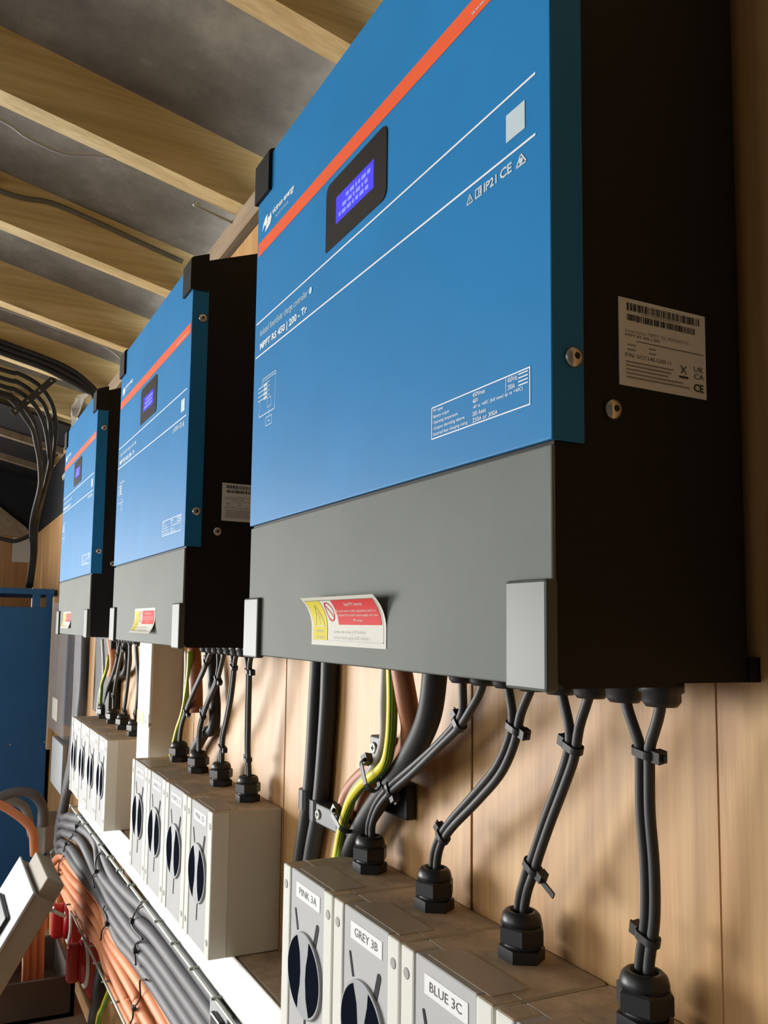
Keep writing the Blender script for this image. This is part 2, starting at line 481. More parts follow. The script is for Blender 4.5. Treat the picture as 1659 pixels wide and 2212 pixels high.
def make_controller():
    t = thing('charge_controller', '', 'charge controller', (0, 0, 0), 'wall mounted solar charge controllers')
    b = MB()
    prof = [(-0.009, 0.0026), (-0.063, 0.0026), (-0.0645, 0.0006), (-0.139, 0.0006), (-0.1445, 0.006),
            (-0.1445, 0.484), (-0.063, 0.513), (-0.009, 0.513)]
    b.prism(prof, 'X', 0.0012, W - 0.0012)
    obj('case', b, 'case_black', t)
    obj('mounting_plate', MB().box(0.0, W, -0.009, -0.0003, 0.0026, 0.0165), 'case_black', t)
    obj('mounting_plate', MB().box(0.06, W - 0.06, -0.009, -0.0003, 0.33, 0.42), 'case_black', t)
    obj('lower_cover', MB().bbox(0.0, W, -0.1470, -0.1444, 0.0016, ZS - 0.0022, 0.0010, 2), 'cover_sheen_grey', t)
    p = MB()
    p.bbox(-0.0006, W + 0.0006, FY, -0.1446, ZS, H, 0.0011, 2)
    p.bbox(W - 0.0010, W + 0.0013, FY, FY + 0.0212, ZS, 0.4505, 0.0005, 1)
    p.bbox(-0.0013, 0.0010, FY, FY + 0.0212, ZS, 0.4505, 0.0005, 1)
    panel = obj('blue_panel', p, 'blue_paint', t)
    y = FY - 0.0003
    sheet('orange_stripe', MB().rect_y(0.003, W - 0.0025, 0.3925, 0.4058, y), 'orange_paint', panel)
    put = MB(); put_text(put, 'www.victronenergy.com', 0.366, 0.424, 0.3945, 0.3985, y - 0.0002)
    sheet('web_address', put, 'print_pale', panel)
    # white rules
    sheet('white_rule', MB().rect_y(0.0033, 0.424, 0.2886, 0.2900, y), 'print_white', panel)
    sheet('white_rule', MB().rect_y(0.0033, 0.424, 0.3226, 0.3240, y), 'print_white', panel)
    # emblem: two leaning sail shapes, then the lettering
    e = MB()
    e.plate([(0.0120, y, 0.4150), (0.0150, y, 0.4215), (0.0205, y, 0.4262), (0.0262, y, 0.4272), (0.0250, y, 0.4225), (0.0262, y, 0.4190), (0.0215, y, 0.4165), (0.0200, y, 0.4190), (0.0165, y, 0.4180)])
    e.plate([(0.0195, y, 0.4115), (0.0225, y, 0.4160), (0.0270, y, 0.4185), (0.0262, y, 0.4222), (0.0290, y, 0.4238), (0.0305, y, 0.4218), (0.0350, y, 0.4258), (0.0368, y, 0.4195), (0.0335, y, 0.4145), (0.0270, y, 0.4125)])
    sheet('emblem', e, 'print_white', panel)
    m = MB(); put_text(m, 'victron energy', 0.0385, 0.0920, 0.4185, 0.4262, y, True)
    sheet('maker_name', m, 'print_white', panel)
    m = MB(); put_text(m, 'BLUE POWER', 0.0480, 0.0790, 0.4138, 0.4162, y)
    sheet('maker_slogan', m, 'print_pale', panel)
    m = MB(); put_text(m, 'Isolated SmartSolar charge controller', 0.0140, 0.1275, 0.3062, 0.3147, y)
    m.lathe([(0.0030, -0.0001), (0.0030, 0.0)], 'Y', (0.1335, y, 0.3108), 14)
    sheet('product_line', m, 'print_pale', panel)
    m = MB(); put_text(m, 'MPPT RS 450 | 200 - Tr', 0.0145, 0.1265, 0.2925, 0.3012, y, True)
    sheet('model_name', m, 'print_white', panel)
    sheet('pale_patch', MB().rect_y(0.399, 0.4152, 0.2975, 0.3135, y), 'print_pale', panel)
    # approval symbols
    s = MB()
    def tri(cx, z, w, h, t_):
        line_y(s, cx - w / 2, z, cx + w / 2, z, t_, y); line_y(s, cx - w / 2, z, cx, z + h, t_, y); line_y(s, cx + w / 2, z, cx, z + h, t_, y)
    tri(0.3645, 0.2790, 0.0062, 0.0056, 0.0008); s.rect_y(0.3641, 0.3649, 0.2802, 0.2826, y)
    frame_y(s, 0.3700, 0.3765, 0.2786, 0.2846, 0.0009, y); s.rect_y(0.3730, 0.3738, 0.2795, 0.2838, y); s.rect_y(0.3744, 0.3758, 0.2800, 0.2834, y)
    put_text(s, 'IP21', 0.3785, 0.3905, 0.2788, 0.2843, y, True)
    put_text(s, 'CE', 0.3935, 0.4040, 0.2786, 0.2846, y, True)
    tri(0.4120, 0.2784, 0.0085, 0.0062, 0.0010); s.lathe([(0.0017, -0.0001), (0.0017, 0)], 'Y', (0.4120, y, 0.2806), 12)
    sheet('approval_marks', s, 'print_pale', panel)
    # specification table
    q = MB(); frame_y(q, 0.3245, 0.4190, 0.1450, 0.1653, 0.0007, y)
    for i, (a, xa, c, xc) in enumerate((('PV input', 0.3375, '450Vmax', 0.3800), ('Battery output', 0.3440, '48V', 0.3735),
                                        ('Operating temperature', 0.3530, '-40 to +60C (full rated up to +40C)', 0.4130),
                                        ('Output derating above', 0.3600, '200 Amax', 0.3810), ('External fuse charging rating', 0.3630, '250A or 300A', 0.3915))):
        z1 = 0.1638 - i * 0.0037
        put_text(q, a, 0.3265, xa, z1 - 0.0026, z1, y); put_text(q, c, 0.3680, xc, z1 - 0.0026, z1, y)
    q.rect_y(0.3985, 0.3988, 0.1560, 0.1645, y)
    put_text(q, '450Vdc', 0.4000, 0.4085, 0.1612, 0.1640, y); put_text(q, '200A', 0.4000, 0.4065, 0.1572, 0.1600, y)
    for i in range(4): q.rect_y(0.4092, 0.4172, 0.1632 - i * 0.0020, 0.1638 - i * 0.0020, y)
    sheet('specification_table', q, 'print_white', panel)
    # wiring diagram
    g = MB()
    L = lambda x0, z0, x1, z1, w=0.0007: line_y(g, x0, z0, x1, z1, w, y)
    L(0.0245, 0.2628, 0.0580, 0.2628); L(0.0265, 0.2605, 0.0575, 0.2605); L(0.0580, 0.2628, 0.0580, 0.2590, 0.001); L(0.0245, 0.2628, 0.0245, 0.2570, 0.001)
    L(0.0580, 0.2590, 0.0575, 0.2285, 0.0004); L(0.0575, 0.2315, 0.0575, 0.2275, 0.001); L(0.0170, 0.2275, 0.0565, 0.2275, 0.0009); L(0.0170, 0.2275, 0.0170, 0.2310, 0.001)
    L(0.0200, 0.2420, 0.0175, 0.2310, 0.0004)
    for i in range(4):
        z = 0.2570 - i * 0.0042
        L(0.0130, z - 0.0010, 0.0290, z - 0.0010, 0.0009); L(0.0290, z, 0.0440, z, 0.0006); g.rect_y(0.0280, 0.0375, z - 0.0026, z + 0.0004, y)
    frame_y(g, 0.0380, 0.0480, 0.2325, 0.2415, 0.0005, y); L(0.0430, 0.2325, 0.0430, 0.2245, 0.0006)
    frame_y(g, 0.0350, 0.0510, 0.2150, 0.2235, 0.0006, y); g.rect_y(0.0410, 0.0445, 0.2185, 0.2198, y)
    sheet('wiring_diagram', g, 'print_pale', panel)
    # display
    r = 0.007; pts = []
    for cx, cz, a0 in ((0.2635 - r, 0.3865 - r, 0), (0.163 + r, 0.3865 - r, 90), (0.163 + 0.001, 0.3308 + 0.001, 180), (0.2635 - r, 0.3308 + r, 270)):
        rr = 0.001 if a0 == 180 else r
        for k in range(7):
            w = math.radians(a0 + 15 * k); pts.append((cx + rr * math.cos(w), cz + rr * math.sin(w)))
    bz = obj('display', MB().prism(pts, 'Y', FY - 0.0008, FY + 0.0005), 'bezel_black', t)
    obj('screen', MB().box(0.1822, 0.2447, FY - 0.0010, FY, 0.3472, 0.3690), 'lcd_blue', bz)
    sc = MB()
    rnd = random.Random(3)
    for row in range(3):
        x = 0.188 + 0.006 * row
        while x < 0.236:
            w = rnd.choice((0.003, 0.005, 0.007)); sc.rect_y(x, x + w, 0.3505 + row * 0.0055, 0.3538 + row * 0.0055, FY - 0.0012); x += w + 0.002
    sheet('screen_text', sc, 'lcd_pale', bz)
    # corner guards
    for x0, x1 in ((-0.0025, 0.0345), (W - 0.0345, W + 0.0025)):
        obj('corner_guard', MB().bbox(x0 + (0.0 if x0 < 0.1 else 0.002), x1 - (0.0 if x0 < 0.1 else 0.0022), -0.1512, -0.1435, -0.0008, 0.0545, 0.0016, 2), 'guard_plastic', t)
        obj('corner_guard', MB().prism([(-0.1515, 0.4475), (-0.1515, 0.4868), (-0.1490, 0.4895), (-0.128, 0.4975), (-0.128, 0.4475)], 'X', x0, x1), 'case_black', t)
    # screws on the side
    for yy, zz in ((-0.1340, 0.1675), (-0.1340, 0.4125), (-0.1058, 0.1446)):
        x0 = W + (0.0012 if yy < -0.13 else -0.0012)
        sc_ = obj('screw', MB().lathe([(0.0056, 0.0), (0.0056, 0.0008), (0.0048, 0.0022), (0.0030, 0.0031), (0.0016, 0.0033)], 'X', (x0, yy, zz), 20), 'steel', t)
        obj('screw_socket', MB().lathe([(0.0019, 0.0030), (0.0019, 0.0035)], 'X', (x0, yy, zz), 6, False), 'inner_dark', sc_)
    # rating label on the side
    lx = W - 0.0006
    lab = obj('rating_label', MB().box(lx - 0.0008, lx, -0.1010, -0.0370, 0.1588, 0.2066), 'label_white', t)
    k = MB(); x = lx + 0.0002
    rnd = random.Random(11)
    for z0, z1, y0, y1 in ((0.2000, 0.2042, -0.0955, -0.0420), (0.1945, 0.1980, -0.0955, -0.0450)):
        yy = y0
        while yy < y1:
            w = rnd.choice((0.0004, 0.0006, 0.0010, 0.0014)); k.rect_x(yy, yy + w, z0, z1, x); yy += w + rnd.choice((0.0004, 0.0006, 0.0009))
    put_text_x(k, 'UK', -0.0465, -0.0390, 0.1735, 0.1765, x); put_text_x(k, 'CA', -0.0465, -0.0390, 0.1695, 0.1725, x); put_text_x(k, 'CE', -0.0470, -0.0395, 0.1622, 0.1668, x)
    k.rect_x(-0.0580, -0.0510, 0.1685, 0.1698, x)
    put_text_x(k, 'X', -0.0570, -0.0520, 0.1712, 0.1755, x)
    put_text_x(k, 'MPPT RS 450 | 200', -0.0970, -0.0720, 0.1852, 0.1872, x)
    k.rect_x(-0.0890, -0.0390, 0.1836, 0.1840, x)
    put_text_x(k, 'P/N: SCC145120511', -0.0970, -0.0640, 0.1745, 0.1765, x)
    sheet('label_bars', k, 'ink_black', lab)
    k = MB()
    put_text_x(k, 'S/N HQ2244 RSP7A', -0.0850, -0.0560, 0.1984, 0.1997, x); put_text_x(k, 'SmartSolar MPPT RS 450/200-Tr', -0.0970, -0.0500, 0.1880, 0.1898, x)
    for i, e in enumerate((-0.062, -0.064, -0.066, -0.055, -0.050)): k.rect_x(-0.0965, e, 0.1716 - i * 0.0021, 0.1724 - i * 0.0021, x)
    for i in range(2): k.rect_x(-0.0955, -0.0895, 0.1808 - i * 0.0026, 0.1816 - i * 0.0026, x); k.rect_x(-0.0800, -0.0750, 0.1808 - i * 0.0026, 0.1816 - i * 0.0026, x)
    sheet('label_text', k, 'ink_grey', lab)
    # cable glands in the underside
    for i in range(8):
        cx = 0.209 + 0.028 * i
        gl = MB().lathe([(0.0125, 0.003), (0.0125, -0.004), (0.0108, -0.005), (0.0108, -0.0095), (0.0085, -0.0125), (0.0045, -0.0125)], 'Z', (cx, -0.045, 0.0), 12)
        obj('cable_gland', gl, 'black_plastic', t)
    return t

def sticker(parent, ix, x0, z0, w, h, radius, top):
    """peeling warning sticker: flat for the first 14 mm, then curling away from the case"""
    v0 = 0.013
    def fn(p):
        u, lift, v = p
        vv = v if top else h - v
        s = vv - v0
        if s <= 0: zz, yy = vv, 0.0; ny, nz = 1.0, 0.0
        else:
            th = s / radius; zz, yy = v0 + radius * math.sin(th), radius * (1 - math.cos(th)); ny, nz = math.cos(th), math.sin(th)
        if not top: zz = h - zz; nz = -nz
        return (ix + x0 + u, -0.1474 - yy - lift * ny, z0 + zz - lift * nz * -1 if False else z0 + zz)
    def grid(a0, a1, b0, b1, lift, nu=6, nv=12):
        m = MB(); vs = [(a0 + (a1 - a0) * i / nu, lift, b0 + (b1 - b0) * j / nv) for j in range(nv + 1) for i in range(nu + 1)]
        fs = [(j * (nu + 1) + i, j * (nu + 1) + i + 1, (j + 1) * (nu + 1) + i + 1, (j + 1) * (nu + 1) + i) for j in range(nv) for i in range(nu)]
        return m.add(vs, fs, True)
    base = grid(0, w, 0, h, 0.0); n = len(base.v)
    back = grid(0, w, 0, h, -0.0002); base.add(back.v, back.f, True)
    st = obj('warning_sticker', base.warp(fn), 'sticker_white', parent)
    bw = w * 0.028
    fr = MB()
    for g in (grid(bw, w - bw, bw, bw + 0.0006, 0.0003, 6, 1), grid(bw, w - bw, h - bw - 0.0006, h - bw, 0.0003, 6, 1),
              grid(bw, bw + 0.0005, bw, h - bw, 0.0003, 1, 12), grid(w - bw - 0.0005, w - bw, bw, h - bw, 0.0003, 1, 12)): fr.add(g.v, g.f)
    obj('border', fr.warp(fn), 'sticker_ink', st)
    obj('yellow_field', grid(bw + 0.0005, w * 0.245, bw + 0.0006, h - bw - 0.0006, 0.0003).warp(fn), 'sticker_yellow', st)
    obj('red_field', grid(w * 0.41, w * 0.955, h * 0.40, h * 0.90, 0.0003).warp(fn), 'sticker_red', st)
    def tx(m, s, u0, u1, b0, b1):
        V, F = text2d(s); m.add([(u0 + a * (u1 - u0), 0.0005, b0 + c * (b1 - b0)) for a, c in V], F)
    ink = MB()
    tx(ink, 'WARNING', w * 0.085, w * 0.195, h * 0.245, h * 0.30); tx(ink, 'dual supply', w * 0.075, w * 0.205, h * 0.12, h * 0.19)
    tx(ink, 'Isolate solar array at DC isolator.', w * 0.335, w * 0.76, h * 0.225, h * 0.295); tx(ink, 'Isolate mains supply at AC isolator.', w * 0.335, w * 0.80, h * 0.115, h * 0.19)
    def seg(m, a, b, t_):
        d = Vector((b[0] - a[0], b[1] - a[1])); nn = Vector((-d.y, d.x)).normalized() * t_ / 2
        K = 5
        for i in range(K):
            p, q = [a[0] + d.x * i / K, a[1] + d.y * i / K], [a[0] + d.x * (i + 1) / K, a[1] + d.y * (i + 1) / K]
            m.add([(p[0] - nn.x, 0.0005, p[1] - nn.y), (q[0] - nn.x, 0.0005, q[1] - nn.y), (q[0] + nn.x, 0.0005, q[1] + nn.y), (p[0] + nn.x, 0.0005, p[1] + nn.y)], [(0, 1, 2, 3)])
    A, B_, C_ = (w * 0.07, h * 0.37), (w * 0.21, h * 0.37), (w * 0.14, h * 0.80)
    seg(ink, A, B_, 0.0008); seg(ink, B_, C_, 0.0006); seg(ink, C_, A, 0.0006)
    seg(ink, (w * 0.135, h * 0.64), (w * 0.15, h * 0.52), 0.0007); seg(ink, (w * 0.15, h * 0.52), (w * 0.132, h * 0.53), 0.0005); seg(ink, (w * 0.132, h * 0.53), (w * 0.145, h * 0.41), 0.0007)
    obj('black_print', ink.warp(fn), 'sticker_ink', st)
    ring = MB(); cx, cz, ra, rb = w * 0.325, h * 0.66, w * 0.055, h * 0.20
    K = 24
    vs = []
    for i in range(K):
        a = 2 * math.pi * i / K
        vs += [(cx + ra * math.cos(a), 0.0005, cz + rb * math.sin(a)), (cx + (ra - 0.0009) * math.cos(a), 0.0005, cz + (rb - 0.0011) * math.sin(a))]
    ring.add(vs, [(2 * i, 2 * ((i + 1) % K), 2 * ((i + 1) % K) + 1, 2 * i + 1) for i in range(K)])
    seg(ring, (cx - ra * 0.7, cz + rb * 0.7), (cx + ra * 0.7, cz - rb * 0.7), 0.0009)
    obj('prohibition_sign', ring.warp(fn), 'sticker_red', st)
    wt = MB()
    tx(wt, 'Solar PV inverter', w * 0.56, w * 0.80, h * 0.765, h * 0.84)
    tx(wt, 'Do not work on this equipment until it is', w * 0.425, w * 0.925, h * 0.625, h * 0.69)
    tx(wt, 'isolated from both mains supply and solar', w * 0.42, w * 0.94, h * 0.545, h * 0.605); tx(wt, 'PV array', w * 0.62, w * 0.735, h * 0.445, h * 0.51)
    obj('white_print', wt.warp(fn), 'sticker_white', st)

IX = (0.0, -0.6694, -1.3347)
ctrl = make_controller()
controllers = [ctrl]
for dx in IX[1:]:
    c = copy_tree(ctrl); c.location = (dx, 0, 0); controllers.append(c)
for c, l in zip(controllers, ('large blue and black solar charge controller nearest the camera, filling the right of the photo',
                              'blue and black solar charge controller in the middle of the row of three',
                              'smallest looking, farthest left blue and black solar charge controller on the wall')):
    c['label'] = l
bpy.context.view_layer.update()
sticker(controllers[0], IX[0], 0.1488, 0.0148, 0.1205, 0.0395, 0.030, True)
sticker(controllers[1], IX[1], 0.1740, 0.0130, 0.1260, 0.0375, 0.034, False)
sticker(controllers[2], IX[2], 0.0890, 0.0140, 0.1150, 0.0375, 0.050, False)

# ------------------------------------------------------------------ isolator boxes
PITCH, BW, BH, BD = 0.1145, 0.0560, 0.176, 0.0935
BZ = -0.3795
GX = (-0.029, -0.716, -1.403)

def make_box():
    t = thing('isolator_switch', '', 'isolator switch', (0, 0, 0))
    obj('enclosure', MB().bbox(-BW, BW, -0.0715, 0.0, 0, BH, 0.0015, 1), 'box_plastic', t)
    for s in (-1, 1):
        st = obj('edge_strip', MB().bbox(min(s * BW, s * 0.0378), max(s * BW, s * 0.0378), -BD, -0.0705, 0.0, BH, 0.0018, 2), 'box_edge', t)
        for z in (0.0185, 0.158):
            obj('screw_cap', MB().lathe([(0.0041, 0.001), (0.0041, -0.0003), (0.0036, -0.0006)], 'Y', (s * 0.0475, -BD, z), 16, False), 'screw_cap', st)
    fp = obj('front_panel', MB().bbox(-0.0374, 0.0374, -0.0922, -0.0705, 0.0, BH, 0.0008, 1), 'panel_grey', t)
    ticks = (((-0.0255, 0.0510), (-0.0195, 0.0340), 0.0034), ((0.0240, 0.0490), (0.0180, 0.0310), 0.0062), ((0.0, -0.038), (-0.0012, -0.0590), 0.0036))
    cz = 0.0895
    for a, b, w in ticks:
        d = Vector((b[0] - a[0], b[1] - a[1])); ang = math.atan2(d.y, d.x); L = d.length
        pts = [(a[0] + w / 2 * math.cos(ang + math.pi / 2 + i * math.pi / 6), cz + a[1] + w / 2 * math.sin(ang + math.pi / 2 + i * math.pi / 6)) for i in range(7)]
        pts += [(b[0] + w / 2 * math.cos(ang - math.pi / 2), cz + b[1] + w / 2 * math.sin(ang - math.pi / 2)), (b[0] + w / 2 * math.cos(ang + math.pi / 2), cz + b[1] + w / 2 * math.sin(ang + math.pi / 2))]
        obj('position_mark', MB().prism(pts, 'Y', -0.0926, -0.0915), 'tick_grey', fp)
    dial = obj('dial', MB().lathe([(0.0372, 0.001), (0.0372, -0.0022), (0.0362, -0.0030)], 'Y', (0, -0.0922, cz), 48), 'dial_grey', t)
    R0 = 0.0345
    for sgn in (1, -1):
        pts = []
        for i in range(25):                          # arc of the dark field
            a = math.radians(114 + (250 - 114) * i / 24)
            pts.append((R0 * math.cos(a), R0 * math.sin(a)))
        pts += [(-0.0105, -0.022), (-0.0068, -0.010), (-0.0058, 0.002), (-0.0078, 0.018)]
        pts = [(sgn * p[0], cz + sgn * p[1]) for p in pts]
        obj('dark_field', MB().prism(pts, 'Y', -0.0955, -0.0945), 'dial_navy', dial)
    obj('tape', MB().box(-0.0300, 0.0440, -0.0860, -0.0560, BH - 0.0001, BH + 0.0004), 'tape_clear', t)
    g = MB()
    g.lathe([(0.0165, 0.0), (0.0165, 0.0085)], 'Z', (0, -0.027, BH), 6, False)
    g.lathe([(0.0135, 0.0085), (0.0135, 0.0115)], 'Z', (0, -0.027, BH), 20)
    g.lathe([(0.0150, 0.0110), (0.0172, 0.0122), (0.0172, 0.0225), (0.0155, 0.0240)], 'Z', (0, -0.027, BH), 6, False, 0.4)
    g.lathe([(0.0142, 0.0235), (0.0142, 0.0270), (0.0130, 0.0310), (0.0108, 0.0330), (0.0085, 0.0330), (0.0085, 0.0300)], 'Z', (0, -0.027, BH), 24)
    obj('cable_gland', g, 'black_plastic', t)
    return t

proto = make_box()
names = [['PINK 3A', 'GREY 3B', 'BLUE 3C', '3D'], ['GREEN 2A', 'ORANGE 2B', 'PURPLE 2C', 'PINK 2D'], ['1A', '1B', '1C', '1D']]
ordn = ('first', 'second', 'third', 'fourth')
boxes = [proto] + [copy_tree(proto) for _ in range(11)]
for gi in range(3):
    for k in range(4):
        o = boxes[gi * 4 + k]
        o.location = (GX[gi] + PITCH * (k + 0.5), 0, BZ)
        nm = names[gi][k]
        if gi == 2: o['label'] = '%s from the left of the four small pale isolator switches in the farthest row' % ordn[k]
        elif gi == 0 and k == 3: o['label'] = 'pale isolator switch box at the bottom edge, right of the one labelled BLUE 3C'
        else: o['label'] = 'pale grey rotary isolator switch box labelled %s' % nm
        o['group'] = ('isolators below the nearest controller', 'isolators below the middle controller', 'isolators below the farthest controller')[gi]
        bpy.context.view_layer.update()
        org = Vector(o.location)
        lab = obj('name_label', MB().box(-0.0245, 0.0285, -0.0927, -0.0920, 0.1530, 0.1668).shift(org), 'label_white', o)
        m = MB(); wd = min(0.046, 0.0056 * len(nm))
        put_text(m, nm, 0.002 - wd / 2, 0.002 + wd / 2, 0.1567, 0.1633, -0.0929); m.shift(org)
        sheet('label_text', m, 'ink_black' if gi < 2 else 'ink_grey', lab)

